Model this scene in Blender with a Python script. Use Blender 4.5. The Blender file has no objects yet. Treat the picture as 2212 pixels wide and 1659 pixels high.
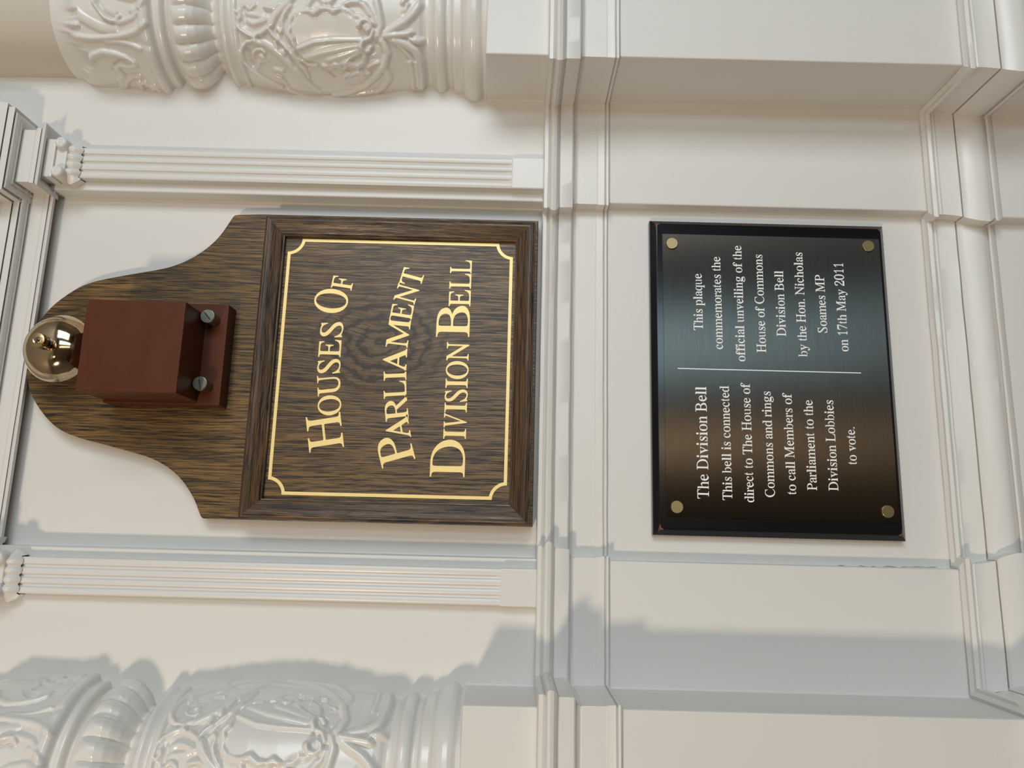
import bpy, bmesh, math, random
import numpy as np
from mathutils import Vector, Matrix, noise

# ---------------------------------------------------------------- camera
F = 1600.0
A, P, D = (math.radians(v) for v in (11.0168, 0.10795, -1.4382))
fw = np.array([math.sin(A)*math.cos(P), math.cos(A)*math.cos(P), math.sin(P)])
rt = np.array([math.cos(A), -math.sin(A), 0.0])
up = np.cross(rt, fw)
ix = -up*math.cos(D) - rt*math.sin(D)          # picture "right" in the world (the camera was held on its side)
iy = -rt*math.cos(D) + up*math.sin(D)          # picture "down"
EYE = np.array([0.0, -0.8, 1.6])

def bp(x, y, Y):
    """photo pixel -> (X, Z) on the plane at depth Y"""
    d = fw + ix*(x-1106)/F + iy*(y-829.5)/F
    t = (Y-EYE[1])/d[1]
    p = EYE + d*t
    return float(p[0]), float(p[2])

scene = bpy.context.scene
cd = bpy.data.cameras.new('camera'); cd.sensor_fit = 'HORIZONTAL'; cd.sensor_width = 36.0
cd.lens = F/2212*36.0; cd.clip_start = 0.02
co = bpy.data.objects.new('camera', cd); scene.collection.objects.link(co)
m = Matrix(((ix[0], -iy[0], -fw[0], EYE[0]), (ix[1], -iy[1], -fw[1], EYE[1]), (ix[2], -iy[2], -fw[2], EYE[2]), (0, 0, 0, 1)))
co.matrix_world = m
scene.camera = co

# ---------------------------------------------------------------- light
w = bpy.data.worlds.new('world'); scene.world = w; w.use_nodes = True
w.node_tree.nodes['Background'].inputs[0].default_value = (0.9, 0.92, 1.0, 1)
w.node_tree.nodes['Background'].inputs[1].default_value = 0.4

def area(name, loc, target, sx, sy, power, color):
    l = bpy.data.lights.new(name, 'AREA'); l.shape = 'RECTANGLE'; l.size = sx; l.size_y = sy
    l.energy = power; l.color = color
    o = bpy.data.objects.new(name, l); scene.collection.objects.link(o)
    o.location = loc
    o.rotation_euler = (Vector(target)-Vector(loc)).to_track_quat('-Z', 'Y').to_euler()
    return o

def bulb(name, loc, power, color, r=0.04):
    l = bpy.data.lights.new(name, 'POINT'); l.energy = power; l.color = color; l.shadow_soft_size = r
    o = bpy.data.objects.new(name, l); scene.collection.objects.link(o); o.location = loc
    return o

area('wall_lamp_light', (-1.40, -1.9, 2.25), (0.1, 0, 1.55), 0.20, 0.20, 27, (1.0, 0.81, 0.61))
area('window_light', (1.83, -2.45, 1.95), (0.2, 0, 1.5), 0.9, 1.5, 45, (0.90, 0.96, 1.0))
area('window_light', (1.2, -3.95, 1.3), (0.2, 0, 1.3), 0.45, 2.3, 26, (0.58, 0.85, 1.0))
area('doorway_light', (0.56, -3.98, 1.2), (0.1, 0, 1.2), 0.10, 2.2, 9, (1.0, 0.74, 0.46))
bulb('ceiling_lamp_light', (0.45, -2.3, 2.75), 4, (1.0, 0.78, 0.55), 0.06)
bulb('ceiling_lamp_light', (-0.75, -3.1, 2.75), 4, (1.0, 0.74, 0.5), 0.06)
scene.view_settings.view_transform = 'Standard'
scene.view_settings.look = 'None'
scene.view_settings.gamma = 1.0
scene.view_settings.use_curve_mapping = False
scene.view_settings.exposure = -0.26

# ---------------------------------------------------------------- helpers
def link_mesh(name, me, mat, parent=None, smooth=None):
    o = bpy.data.objects.new(name, me); scene.collection.objects.link(o)
    if mat: me.materials.append(mat)
    if parent is not None:
        o.parent = parent
        me.transform(Matrix.Translation(-Vector(parent.get('origin', (0, 0, 0)))))
    if smooth is not None:
        for p in me.polygons: p.use_smooth = True
        if smooth < 180:
            me.set_sharp_from_angle(angle=math.radians(smooth))
    return o

def mesh_obj(name, verts, faces, mat, parent=None, smooth=None):
    me = bpy.data.meshes.new(name); me.from_pydata([tuple(v) for v in verts], [], faces); me.update()
    bm = bmesh.new(); bm.from_mesh(me); bmesh.ops.recalc_face_normals(bm, faces=bm.faces); bm.to_mesh(me); bm.free()
    return link_mesh(name, me, mat, parent, smooth)

def bm_obj(name, bm, mat, parent=None, smooth=None, recalc=True):
    if recalc: bmesh.ops.recalc_face_normals(bm, faces=bm.faces)
    me = bpy.data.meshes.new(name); bm.to_mesh(me); bm.free()
    return link_mesh(name, me, mat, parent, smooth)

def thing(name, loc, label, cat, group=None):
    o = bpy.data.objects.new(name, None); scene.collection.objects.link(o)
    o.location = loc; o['origin'] = tuple(loc); o.empty_display_size = 0.05
    o['label'] = label; o['category'] = cat
    if group: o['group'] = group
    return o

def struct(o):
    o['kind'] = 'structure'; return o

def bevel(o, w, seg=2, ang=30):
    b = o.modifiers.new('bevel', 'BEVEL'); b.width = w; b.segments = seg; b.limit_method = 'ANGLE'
    b.angle_limit = math.radians(ang); b.use_clamp_overlap = True; b.harden_normals = False
    return o

def add_box(bm, x0, x1, y0, y1, z0, z1):
    vs = [bm.verts.new(p) for p in ((x0,y0,z0),(x1,y0,z0),(x1,y1,z0),(x0,y1,z0),(x0,y0,z1),(x1,y0,z1),(x1,y1,z1),(x0,y1,z1))]
    for f in ((0,1,2,3),(4,5,6,7),(0,1,5,4),(1,2,6,5),(2,3,7,6),(3,0,4,7)):
        bm.faces.new([vs[i] for i in f])
    return vs

def add_lathe(bm, prof, c, axis='Y', n=48, a0=0.0, a1=2*math.pi):
    """prof: (r, t) with t along the axis; c: centre"""
    full = abs(a1-a0) > 6.28
    rings = []
    for r, t in prof:
        ring = []
        for i in range(n if full else n+1):
            a = a0 + (a1-a0)*i/n
            if axis == 'Y': p = (c[0]+r*math.cos(a), c[1]+t, c[2]+r*math.sin(a))
            else: p = (c[0]+r*math.cos(a), c[1]+r*math.sin(a), c[2]+t)
            ring.append(bm.verts.new(p))
        rings.append(ring)
    k = len(rings[0])
    for a, b in zip(rings, rings[1:]):
        for i in range(k if full else k-1):
            j = (i+1) % k
            bm.faces.new((a[i], a[j], b[j], b[i]))
    return rings

def sweep(prof, path, wob=0.0, step=0.0, seed=0.0):
    """prof: (z, d) up a moulding; path: plan (X, Y) from left to right, the room on its right-hand (-Y) side.
    wob lets the hand-painted edges wander a little."""
    if step:
        full = [path[0]]
        for a, b in zip(path, path[1:]):
            L = math.hypot(b[0]-a[0], b[1]-a[1]); k = max(1, int(L/step))
            full += [(a[0]+(b[0]-a[0])*i/k, a[1]+(b[1]-a[1])*i/k) for i in range(1, k+1)]
        path = full
    n = len(path); nor = []
    for a, b in zip(path, path[1:]):
        dx, dy = b[0]-a[0], b[1]-a[1]; L = math.hypot(dx, dy)
        nor.append((dy/L, -dx/L))
    offs = []
    for i in range(n):
        if i == 0: offs.append(nor[0])
        elif i == n-1: offs.append(nor[-1])
        elif nor[i-1][0]*nor[i][0]+nor[i-1][1]*nor[i][1] > 0.99: offs.append(nor[i])
        else: offs.append((nor[i-1][0]+nor[i][0], nor[i-1][1]+nor[i][1]))
    V = []; Fc = []
    for k, (z, d) in enumerate(prof):
        for (x, y), (ox, oy) in zip(path, offs):
            dd = d; zz = z
            if wob and 0 < k < len(prof)-1:
                dd += wob*noise.noise(Vector((x*28, y*28+seed, z*260)))
                zz += wob*noise.noise(Vector((x*22+7, y*22+seed, z*260)))
            V.append((x+ox*dd, y+oy*dd, zz))
    for j in range(len(prof)-1):
        for i in range(n-1):
            Fc.append((j*n+i, j*n+i+1, (j+1)*n+i+1, (j+1)*n+i))
    return V, Fc

# ---------------------------------------------------------------- materials
def mat_new(name):
    mt = bpy.data.materials.new(name); mt.use_nodes = True
    nt = mt.node_tree; b = nt.nodes['Principled BSDF']
    return mt, nt, b

def nd(nt, t, **kw):
    n = nt.nodes.new(t)
    for k, v in kw.items():
        if hasattr(n, k): setattr(n, k, v)
    return n

def mathn(nt, op, a, b=None, c=None, clamp=False):
    n = nt.nodes.new('ShaderNodeMath'); n.operation = op; n.use_clamp = clamp
    for i, v in enumerate((a, b, c)):
        if v is None: continue
        if isinstance(v, (int, float)): n.inputs[i].default_value = v
        else: nt.links.new(v, n.inputs[i])
    return n.outputs[0]

def mixc(nt, fac, a, b, mode='MIX'):
    n = nt.nodes.new('ShaderNodeMix'); n.data_type = 'RGBA'; n.blend_type = mode
    for i, v in ((0, fac), (6, a), (7, b)):
        if isinstance(v, (int, float)): n.inputs[i].default_value = v
        elif isinstance(v, tuple): n.inputs[i].default_value = (*v, 1)
        else: nt.links.new(v, n.inputs[i])
    return n.outputs[2]

def noisen(nt, vec, scale, detail=3, rough=0.5, dist=0.0):
    n = nt.nodes.new('ShaderNodeTexNoise'); n.inputs['Scale'].default_value = scale
    n.inputs['Detail'].default_value = detail; n.inputs['Roughness'].default_value = rough
    n.inputs['Distortion'].default_value = dist
    if vec is not None: nt.links.new(vec, n.inputs['Vector'])
    return n.outputs['Fac']

def mapping(nt, src, loc=(0,0,0), scale=(1,1,1), rot=(0,0,0)):
    n = nt.nodes.new('ShaderNodeMapping')
    n.inputs['Location'].default_value = loc; n.inputs['Scale'].default_value = scale; n.inputs['Rotation'].default_value = rot
    nt.links.new(src, n.inputs['Vector']); return n.outputs[0]

def bumpn(nt, b, h, strength, dist):
    n = nt.nodes.new('ShaderNodeBump'); n.inputs['Strength'].default_value = strength
    n.inputs['Distance'].default_value = dist; nt.links.new(h, n.inputs['Height'])
    nt.links.new(n.outputs[0], b.inputs['Normal']); return n

def paint(name, col, rough, lump=0.0006, brush=0.00025, dirt=0.0):
    mt, nt, b = mat_new(name)
    tc = nd(nt, 'ShaderNodeNewGeometry').outputs['Position']
    n1 = noisen(nt, tc, 22, 3, 0.5)
    n2 = noisen(nt, mapping(nt, tc, scale=(160, 160, 900)), 1.0, 2, 0.5)
    n4 = noisen(nt, tc, 140, 2, 0.5)
    h = mathn(nt, 'ADD', mathn(nt, 'MULTIPLY', n1, lump*1000), mathn(nt, 'ADD', mathn(nt, 'MULTIPLY', n2, brush*400), mathn(nt, 'MULTIPLY', n4, lump*220)))
    bumpn(nt, b, h, 0.55, 0.001)
    n3 = noisen(nt, tc, 7, 4, 0.6)
    dk = tuple(c*0.95 for c in col)
    c = mixc(nt, n3, col, dk)
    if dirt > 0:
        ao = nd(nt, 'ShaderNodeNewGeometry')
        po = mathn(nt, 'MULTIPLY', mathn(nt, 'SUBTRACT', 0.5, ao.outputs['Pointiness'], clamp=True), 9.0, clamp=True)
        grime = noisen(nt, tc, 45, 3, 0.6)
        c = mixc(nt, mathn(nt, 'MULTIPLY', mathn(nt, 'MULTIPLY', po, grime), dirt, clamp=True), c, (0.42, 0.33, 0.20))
    nt.links.new(c, b.inputs['Base Color'])
    b.inputs['Roughness'].default_value = rough
    b.inputs['Specular IOR Level'].default_value = 0.5
    return mt

M_WALL = paint('wall_paint', (0.72, 0.705, 0.68), 0.42)
M_TRIM = paint('trim_paint', (0.73, 0.715, 0.69), 0.33, 0.0006, 0.00015)
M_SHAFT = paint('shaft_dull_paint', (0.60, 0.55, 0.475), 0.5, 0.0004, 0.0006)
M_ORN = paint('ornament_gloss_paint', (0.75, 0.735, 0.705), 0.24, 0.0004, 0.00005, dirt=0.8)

def oak(name, along='Z', knot=None, light=(0.21, 0.118, 0.036), dark=(0.016, 0.010, 0.006), rough=0.33, fine=1.0, tone=0.5):
    """dark-stained quarter oak; knot=(x, z, strength, sx, sz) bends the grain round an eye"""
    mt, nt, b = mat_new(name)
    tc = nd(nt, 'ShaderNodeTexCoord').outputs['Object']
    sp = nd(nt, 'ShaderNodeSeparateXYZ'); nt.links.new(tc, sp.inputs[0])
    X, Y, Z = sp.outputs
    if along == 'X': X, Z = Z, X
    # slow waviness
    wv = noisen(nt, mapping(nt, tc, scale=(9, 9, 4) if along == 'Z' else (4, 9, 9)), 1.0, 2, 0.5)
    phi = mathn(nt, 'ADD', X, mathn(nt, 'MULTIPLY', mathn(nt, 'SUBTRACT', wv, 0.5), 0.012))
    phi = mathn(nt, 'ADD', phi, mathn(nt, 'MULTIPLY', Y, 0.5))
    figure = None
    if knot:
        kx, kz, ks, sx, sz = knot
        dx = mathn(nt, 'DIVIDE', mathn(nt, 'SUBTRACT', X, kx), sx)
        dz = mathn(nt, 'DIVIDE', mathn(nt, 'SUBTRACT', Z, kz), sz)
        wob = noisen(nt, mapping(nt, tc, scale=(70, 70, 45)), 1.0, 3, 0.6)
        r2 = mathn(nt, 'ADD', mathn(nt, 'MULTIPLY', dx, dx), mathn(nt, 'MULTIPLY', dz, dz))
        r = mathn(nt, 'SQRT', mathn(nt, 'ADD', r2, 0.0001))
        g = mathn(nt, 'POWER', 2.718, mathn(nt, 'MULTIPLY', r2, -0.5))
        phi = mathn(nt, 'ADD', phi, mathn(nt, 'MULTIPLY', g, ks))
        figure = g
        phi = mathn(nt, 'ADD', phi, mathn(nt, 'MULTIPLY', mathn(nt, 'MULTIPLY', mathn(nt, 'SUBTRACT', wob, 0.5), 0.006), g))
    cv = nd(nt, 'ShaderNodeCombineXYZ')
    nt.links.new(mathn(nt, 'MULTIPLY', phi, 420*fine), cv.inputs[0]); nt.links.new(mathn(nt, 'MULTIPLY', Z, 10), cv.inputs[1])
    rings = noisen(nt, cv.outputs[0], 1.0, 3, 0.6)
    cv2 = nd(nt, 'ShaderNodeCombineXYZ')
    nt.links.new(mathn(nt, 'MULTIPLY', phi, 1500*fine), cv2.inputs[0]); nt.links.new(mathn(nt, 'MULTIPLY', Z, 34), cv2.inputs[1])
    pores = noisen(nt, cv2.outputs[0], 1.0, 2, 0.6)
    pmix = mathn(nt, 'ADD', mathn(nt, 'MULTIPLY', rings, 0.45), mathn(nt, 'MULTIPLY', pores, 0.55))
    cr = nd(nt, 'ShaderNodeValToRGB'); cr.color_ramp.elements[0].position = 0.44; cr.color_ramp.elements[1].position = 0.575
    nt.links.new(pmix, cr.inputs[0])
    fac = cr.outputs[0]
    if figure is not None:
        # closed growth rings round the eye, broken up by the pores
        rj = mathn(nt, 'ADD', r, mathn(nt, 'MULTIPLY', mathn(nt, 'SUBTRACT', pores, 0.5), 0.22))
        rj = mathn(nt, 'ADD', rj, mathn(nt, 'MULTIPLY', mathn(nt, 'SUBTRACT', wob, 0.5), 0.9))
        sn = mathn(nt, 'SINE', mathn(nt, 'MULTIPLY', rj, 15.0))
        ln = mathn(nt, 'POWER', mathn(nt, 'MULTIPLY', mathn(nt, 'ADD', sn, 1.0), 0.5), 2.0)
        win = mathn(nt, 'SUBTRACT', 1.0, mathn(nt, 'MULTIPLY', mathn(nt, 'SUBTRACT', r, 1.3), 0.9, clamp=True), clamp=True)
        ln = mathn(nt, 'MULTIPLY', ln, win)
        soft = mathn(nt, 'ADD', mathn(nt, 'MULTIPLY', fac, 0.55), 0.25)
        fac = mathn(nt, 'ADD', mathn(nt, 'MULTIPLY', fac, mathn(nt, 'SUBTRACT', 1.0, win)), mathn(nt, 'MULTIPLY', soft, win))
        fac = mathn(nt, 'MULTIPLY', fac, mathn(nt, 'SUBTRACT', 1.0, mathn(nt, 'MULTIPLY', ln, 0.85)))
    big = noisen(nt, mapping(nt, tc, scale=(12, 12, 5)), 1.0, 3, 0.6)
    lt = mixc(nt, big, tuple(c*0.75 for c in light), tuple(c*1.2 for c in light))
    c = mixc(nt, fac, dark, lt)
    nt.links.new(c, b.inputs['Base Color'])
    b.inputs['Roughness'].default_value = rough
    nt.links.new(mathn(nt, 'ADD', rough-0.04, mathn(nt, 'MULTIPLY', mathn(nt, 'SUBTRACT', 1.0, fac), 0.12)), b.inputs['Roughness'])
    b.inputs['Specular IOR Level'].default_value = 0.45
    bumpn(nt, b, fac, 0.35, 0.00022)
    return mt

def simple(name, col, rough, metal=0.0, spec=0.5, bump=None, var=None):
    mt, nt, b = mat_new(name)
    b.inputs['Base Color'].default_value = (*col, 1); b.inputs['Roughness'].default_value = rough
    b.inputs['Metallic'].default_value = metal; b.inputs['Specular IOR Level'].default_value = spec
    tc = nd(nt, 'ShaderNodeTexCoord').outputs['Object']
    if bump:
        bumpn(nt, b, noisen(nt, tc, bump[0], 3, 0.6), bump[1], bump[2])
    if var:
        nt.links.new(mixc(nt, noisen(nt, mapping(nt, tc, scale=var[1]), 1.0, 4, 0.6), tuple(c*(1-var[0]) for c in col), tuple(c*(1+var[0]) for c in col)), b.inputs['Base Color'])
    return mt

# ---------------------------------------------------------------- plan of the wall
YB, YF, YP = -0.020, -0.030, -0.105            # flank, strip face, pier face (the middle panel is at 0)
SL, SR, PL, PR = -0.030, 0.362, -0.154, 0.487
PATH = [(-1.0, YP), (PL, YP), (PL, YB), (SL, YB), (SL, 0.0), (SR, 0.0), (SR, YB), (PR, YB), (PR, YP), (1.4, YP)]
PATH_MID = [(x, -0.0045 if y == 0 else y) for x, y in PATH]
PATH_LOW = [(x, -0.0055 if y == 0 else y) for x, y in PATH]
PATH_UP = [(-1.0, YB), (PL, YB), (SL, YB), (SL, 0.0), (SR, 0.0), (SR, YB), (PR, YB), (1.4, YB)]
ZR = bp(1166, 700, -0.01)[1]                   # top of the dado rail
ZC = bp(2003, 700, -0.005)[1]                  # top of the lower moulding
ZC2 = bp(2163, 700, -0.012)[1]
ZT = bp(1049, 105, YP)[1]                      # top of the pier blocks

# ---------------------------------------------------------------- room (mostly behind the camera)
M_FLOOR = oak('floor_wood', 'Z', None, (0.10, 0.06, 0.03), (0.04, 0.02, 0.01), 0.5)
M_ROOM = paint('room_paint', (0.20, 0.165, 0.12), 0.6)
M_CEIL = paint('ceiling_paint', (0.36, 0.34, 0.31), 0.7)
def room_box(name, x0, x1, y0, y1, z0, z1, mat):
    bm = bmesh.new(); add_box(bm, x0, x1, y0, y1, z0, z1)
    return struct(bm_obj(name, bm, mat))
room_box('floor', -2.6, 3.0, -4.1, 0.1, -0.05, 0.0, M_FLOOR)
room_box('ceiling', -2.6, 3.0, -4.1, 0.1, 3.0, 3.05, M_CEIL)
room_box('wall_left', -2.65, -2.6, -4.1, 0.1, -0.05, 3.05, M_ROOM)
room_box('wall_right', 3.0, 3.05, -4.1, 0.1, -0.05, 3.05, M_ROOM)
room_box('wall_front', -2.65, 3.05, -4.15, -4.1, -0.05, 3.05, M_ROOM)

# ---------------------------------------------------------------- the wall itself
def join_vf(parts):
    V = []; Fc = []
    for v, f in parts:
        k = len(V); V += v; Fc += [tuple(i+k for i in q) for q in f]
    return V, Fc

LOW = 0.010
dense = [0.0, 0.4, 0.8, ZC2-0.02]
v1 = sweep([(z, LOW) for z in dense] + [(ZC2, LOW), (ZC2, 0.0), (ZC, 0.0), (ZR-0.02, 0.0)], PATH_LOW)
v1b = sweep([(ZR-0.02, 0.0), (ZT, 0.0)], PATH)
ledge = ([(SL, 0, ZR-0.02), (SR, 0, ZR-0.02), (SR, -0.0055, ZR-0.02), (SL, -0.0055, ZR-0.02)], [(0, 1, 2, 3)])
v2 = sweep([(ZT, 0.0), (2.3, 0.0), (3.0, 0.0)], PATH_UP)
caps = ([(-1.0, YP, ZT), (PL, YP, ZT), (PL, YB, ZT), (-1.0, YB, ZT), (PR, YP, ZT), (1.4, YP, ZT), (1.4, YB, ZT), (PR, YB, ZT)], [(0, 1, 2, 3), (4, 5, 6, 7)])
V, Fc = join_vf([v1, v1b, ledge, v2, caps])
V = V; wall = mesh_obj('wall_back', V, Fc, M_WALL)
bm = bmesh.new(); bm.from_mesh(wall.data); bmesh.ops.remove_doubles(bm, verts=bm.verts, dist=1e-5)
bmesh.ops.recalc_face_normals(bm, faces=bm.faces); bm.to_mesh(wall.data); bm.free()
struct(wall); bevel(wall, 0.0016, 3)
# the rest of the back wall out to the room corners
for x0, x1 in ((-2.6, -1.0), (1.4, 3.0)):
    room_box('wall_back', x0, x1, YP, 0.1, 0.0, 3.0, M_WALL)

def zp(x, d=0.0, y=700):
    return bp(x, y, -d)[1]

# dado rail between the two zones
rail = [(1166, 0.0), (1166.5, 0.010), (1169, 0.013), (1176, 0.0135), (1178.5, 0.0125), (1179.5, 0.0115), (1181, 0.0135), (1184, 0.0165), (1189, 0.0180),
        (1195, 0.0170), (1199, 0.0145), (1201.5, 0.0115), (1203, 0.0100), (1204, 0.0112), (1229, 0.0108), (1231.5, 0.0100), (1233, 0.0065), (1237, 0.0030), (1241, 0.0018),
        (1243, 0.0026), (1284, 0.0026), (1286, 0.0034), (1299, 0.0038), (1301, 0.0042), (1303.5, 0.0018), (1305, 0.0042), (1309, 0.0046), (1311.5, 0.0030), (1312.5, 0.0)]
prof = [(zp(x, d), d) for x, d in rail]
prof = [(prof[0][0], -0.006)] + prof[0:] + [(prof[-1][0], -0.006)]
V, Fc = sweep(prof, PATH_MID, 0.00035, 0.007, 1.0)
struct(mesh_obj('trim_1', V, Fc, M_TRIM, smooth=28))

# moulding at the foot of the lower panels
low = [(2002.5, 0.0), (2003, 0.0035), (2012, 0.0075), (2016, 0.0110), (2024, 0.0120), (2026, 0.0115), (2027.5, 0.0065), (2030, 0.0060), (2033, 0.0068), (2036, 0.0060),
       (2052, 0.0070), (2073, 0.0095), (2076, 0.0098), (2077.5, 0.0070), (2079.5, 0.0105), (2086, 0.0128), (2098, 0.0150), (2112, 0.0172), (2126, 0.0184), (2136, 0.0182), (2141, 0.0165),
       (2144, 0.0125), (2146, 0.0118), (2148, 0.0150), (2153, 0.0168), (2158, 0.0158), (2162, 0.0125), (2164, 0.0100)]
prof = [(zp(x, d), d) for x, d in low]
prof = [(prof[0][0], -0.004)] + prof + [(prof[-1][0], 0.004)]
V, Fc = sweep(prof, PATH_LOW, 0.0004, 0.007, 5.0)
struct(mesh_obj('trim_2', V, Fc, M_TRIM, smooth=28))

# ---------------------------------------------------------------- entablature over the middle panel
xo_r = bp(1090, 341, YF)[0]; xi_r = bp(1090, 406, YF)[0]
xi_l = bp(590, 1216, YF)[0]; xo_l = bp(590, 1296, YF)[0]
ent = [(87, 0.0), (86.5, 0.0120), (84, 0.0165), (81, 0.0185), (78, 0.0180), (75, 0.0150), (74, 0.0125), (73, 0.0120), (72, 0.0145), (63, 0.0145), (61, 0.0125), (60, 0.0128), (31, 0.0128),
       (30, 0.0165), (28, 0.0185), (26, 0.0185), (25, 0.0195), (21, 0.0230), (15, 0.0258), (11, 0.0265), (9, 0.0255), (8, 0.0300), (-6, 0.0305), (-7, 0.0285), (-9, 0.0330), (-30, 0.0340),
       (-34, 0.035), (-110, 0.036), (-112, 0.0)]
prof = [(bp(x, 648, -d)[1], d) for x, d in ent]
epath = [(xo_l, YB+0.004), (xo_l, YF), (xi_l, YF), (xi_l, 0.0), (xi_r, 0.0), (xi_r, YF), (xo_r, YF), (xo_r, YB+0.004)]
V, Fc = sweep(prof, epath, 0.0002, 0.010, 9.0)
struct(mesh_obj('trim_3', V, Fc, M_TRIM, smooth=28))
ZE = prof[0][0]

# ---------------------------------------------------------------- fluted strips either side of the sign
def strip(right, label):
    x0, x1 = (xi_r, xo_r) if right else (xi_l, xo_l)     # inner -> outer
    s = 1 if x1 > x0 else -1
    ztop = bp(158, 350, YF)[1] if right else bp(158, 350, YF)[1]
    zblk = bp(1106, 380, YF)[1]; zbot = ZR-0.001
    t = thing('fluted_pilaster', ((x0+x1)/2, YB, zbot), label, 'pilaster')
    W = abs(x1-x0)
    # section: inner edge -> grooves -> outer edge
    sec = [(0.0, -0.0045), (0.0, YF+0.0008), (0.0008, YF)]
    fr = (0.235, 0.51, 0.755) if right else (0.245, 0.515, 0.77)
    flutes_from = 0.0008
    for c in fr:
        cx = W*(c); g = 0.0019 if right else 0.0022
        pr = flutes_from
        for k in range(1, 4):                 # slightly rounded fillet between the flutes
            u = pr+(cx-g-pr)*k/4; sec.append((u, YF-0.0005*math.sin(math.pi*k/4)))
        sec.append((cx-g, YF+0.0001))
        for k in range(1, 6):
            a = math.pi*k/6; sec.append((cx-g*math.cos(a), YF+0.0025*math.sin(a)))
        sec.append((cx+g, YF+0.0001)); flutes_from = cx+g
    for k in range(1, 4):
        u = flutes_from+(W-0.0008-flutes_from)*k/4; sec.append((u, YF-0.0005*math.sin(math.pi*k/4)))
    sec += [(W-0.0008, YF), (W, YF+0.0008), (W, YB+0.002)]
    V = []; Fc = []; n = len(sec)
    zs = [zblk, zblk+0.003, zblk+0.006] + [zblk+0.006+(ztop-zblk-0.006)*k/10 for k in range(1, 11)]
    for j, z in enumerate(zs):
        for u, y in sec:
            yy = y
            if j < 2 and y > YF and 0.001 < u < W-0.001: yy = YF + (y-YF)*(0.0 if j == 0 else 0.8)
            V.append((x0+s*u, yy, z))
    for j in range(len(zs)-1):
        for i in range(n-1):
            Fc.append((j*n+i, j*n+i+1, (j+1)*n+i+1, (j+1)*n+i))
    mesh_obj('shaft', V, Fc, M_TRIM, t, smooth=35)
    # bead along the inner edge, down to the panel
    V = []; Fc = []
    bsec = [(0.0, -0.0085), (-0.0005, -0.0048), (-0.0020, -0.0056), (-0.0045, -0.0053), (-0.0066, -0.0041), (-0.0079, -0.0024), (-0.0084, -0.0010), (-0.0090, -0.0006), (-0.0094, 0.001)]
    k = 24; rnd = random.Random(3 if right else 5)
    for j in range(k+1):
        z = zbot+(ztop-zbot)*j/k
        for u, y in bsec: V.append((x0+s*(u+rnd.uniform(-.0003, .0003)*(1 if u < -.005 else 0)), y, z))
    n = len(bsec)
    for j in range(k):
        for i in range(n-1): Fc.append((j*n+i, j*n+i+1, (j+1)*n+i+1, (j+1)*n+i))
    mesh_obj('edge_bead', V, Fc, M_TRIM, t, smooth=50)
    if right:                                # flakes of old paint lifting from the bead
        for (fx, fy, L, hgt) in ((868, 439.5, 30, 4.5), (925, 437.5, 24, 3.5), (948, 440, 20, 3.0), (985, 441, 16, 2.0), (770, 435.5, 14, 1.6)):
            V = []; Fc = []; m_ = 8
            for i in range(m_+1):
                f = i/m_; lift = math.sin(math.pi*f)
                for q in (0, 1, 2):
                    X, Z = bp(fx-L/2+L*f, fy+q*hgt*0.5*lift*(0.8+0.3*math.sin(7*f+fx)), -0.0015-0.0022*lift*(q/2.0))
                    V.append((X, -0.0015-0.0030*lift*(q/2.0), Z))
            for i in range(m_):
                for q in (0, 1): Fc.append((3*i+q, 3*i+q+1, 3*i+q+4, 3*i+q+3))
            o = mesh_obj('paint_flake', V, Fc, M_TRIM, t); sl = o.modifiers.new('thickness', 'SOLIDIFY'); sl.thickness = 0.0003
    # square block at the foot
    bm = bmesh.new(); a, b = sorted((x0-s*0.0007, x1+s*0.0007))
    add_box(bm, a, b, YF-0.0013, YB+0.004, zbot, zblk+0.0005)
    o = bm_obj('foot_block', bm, M_TRIM, t); bevel(o, 0.0015, 3)
    # capital: fluted cup, bolster and two rosettes
    cap = thing_part = bpy.data.objects.new('capital', None)
    z_a = bp(173, 350, YF)[1]; z_b = bp(150, 350, YF)[1]; z_c = bp(128, 350, YF)[1]; z_d = bp(104, 350, YF-0.01)[1]
    a, b = sorted((x0, x1)); nn = 48; V = []; Fc = []
    lev = [(z_a-0.0005, 0.0015), (z_a+0.0015, 0.0040), (z_a+0.004, 0.0070), (z_a+0.007, 0.0085), (z_b-0.002, 0.0080), (z_b, 0.0045), (z_b+0.001, 0.0045)]
    pth = []
    per = [(a, YB+0.003), (a, YF), (b, YF), (b, YB+0.003)]
    segs = [(per[0], per[1], (-1, 0), 10), (per[1], per[2], (0, -1), 28), (per[2], per[3], (1, 0), 10)]
    pts = []
    for p, q, nr, cnt in segs:
        for i in range(cnt+1):
            f = i/cnt; pts.append((p[0]+(q[0]-p[0])*f, p[1]+(q[1]-p[1])*f, nr, f, cnt))
    for li, (z, d) in enumerate(lev):
        for (x, y, nr, f, cnt) in pts:
            lobes = 4 if cnt == 28 else 1.5
            wv = abs(math.sin(math.pi*f*lobes))
            dz = -0.0028*wv if li < 2 else 0
            dd = d*(0.55+0.45*wv)
            V.append((x+nr[0]*dd, y+nr[1]*dd, z+dz))
    n = len(pts)
    for j in range(len(lev)-1):
        for i in range(n-1): Fc.append((j*n+i, j*n+i+1, (j+1)*n+i+1, (j+1)*n+i))
    mesh_obj('leaf_cup', V, Fc, M_TRIM, t, smooth=50)
    bm = bmesh.new()
    # bolster bar and abacus
    add_box(bm, a-0.003, b+0.003, YF-0.0075, YB+0.003, z_b-0.0005, z_c)
    add_box(bm, a-0.0045, b+0.0045, YF-0.0100, YB+0.003, z_c, ZE+0.003)
    o = bm_obj('abacus', bm, M_TRIM, t); bevel(o, 0.0013, 3)
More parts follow.
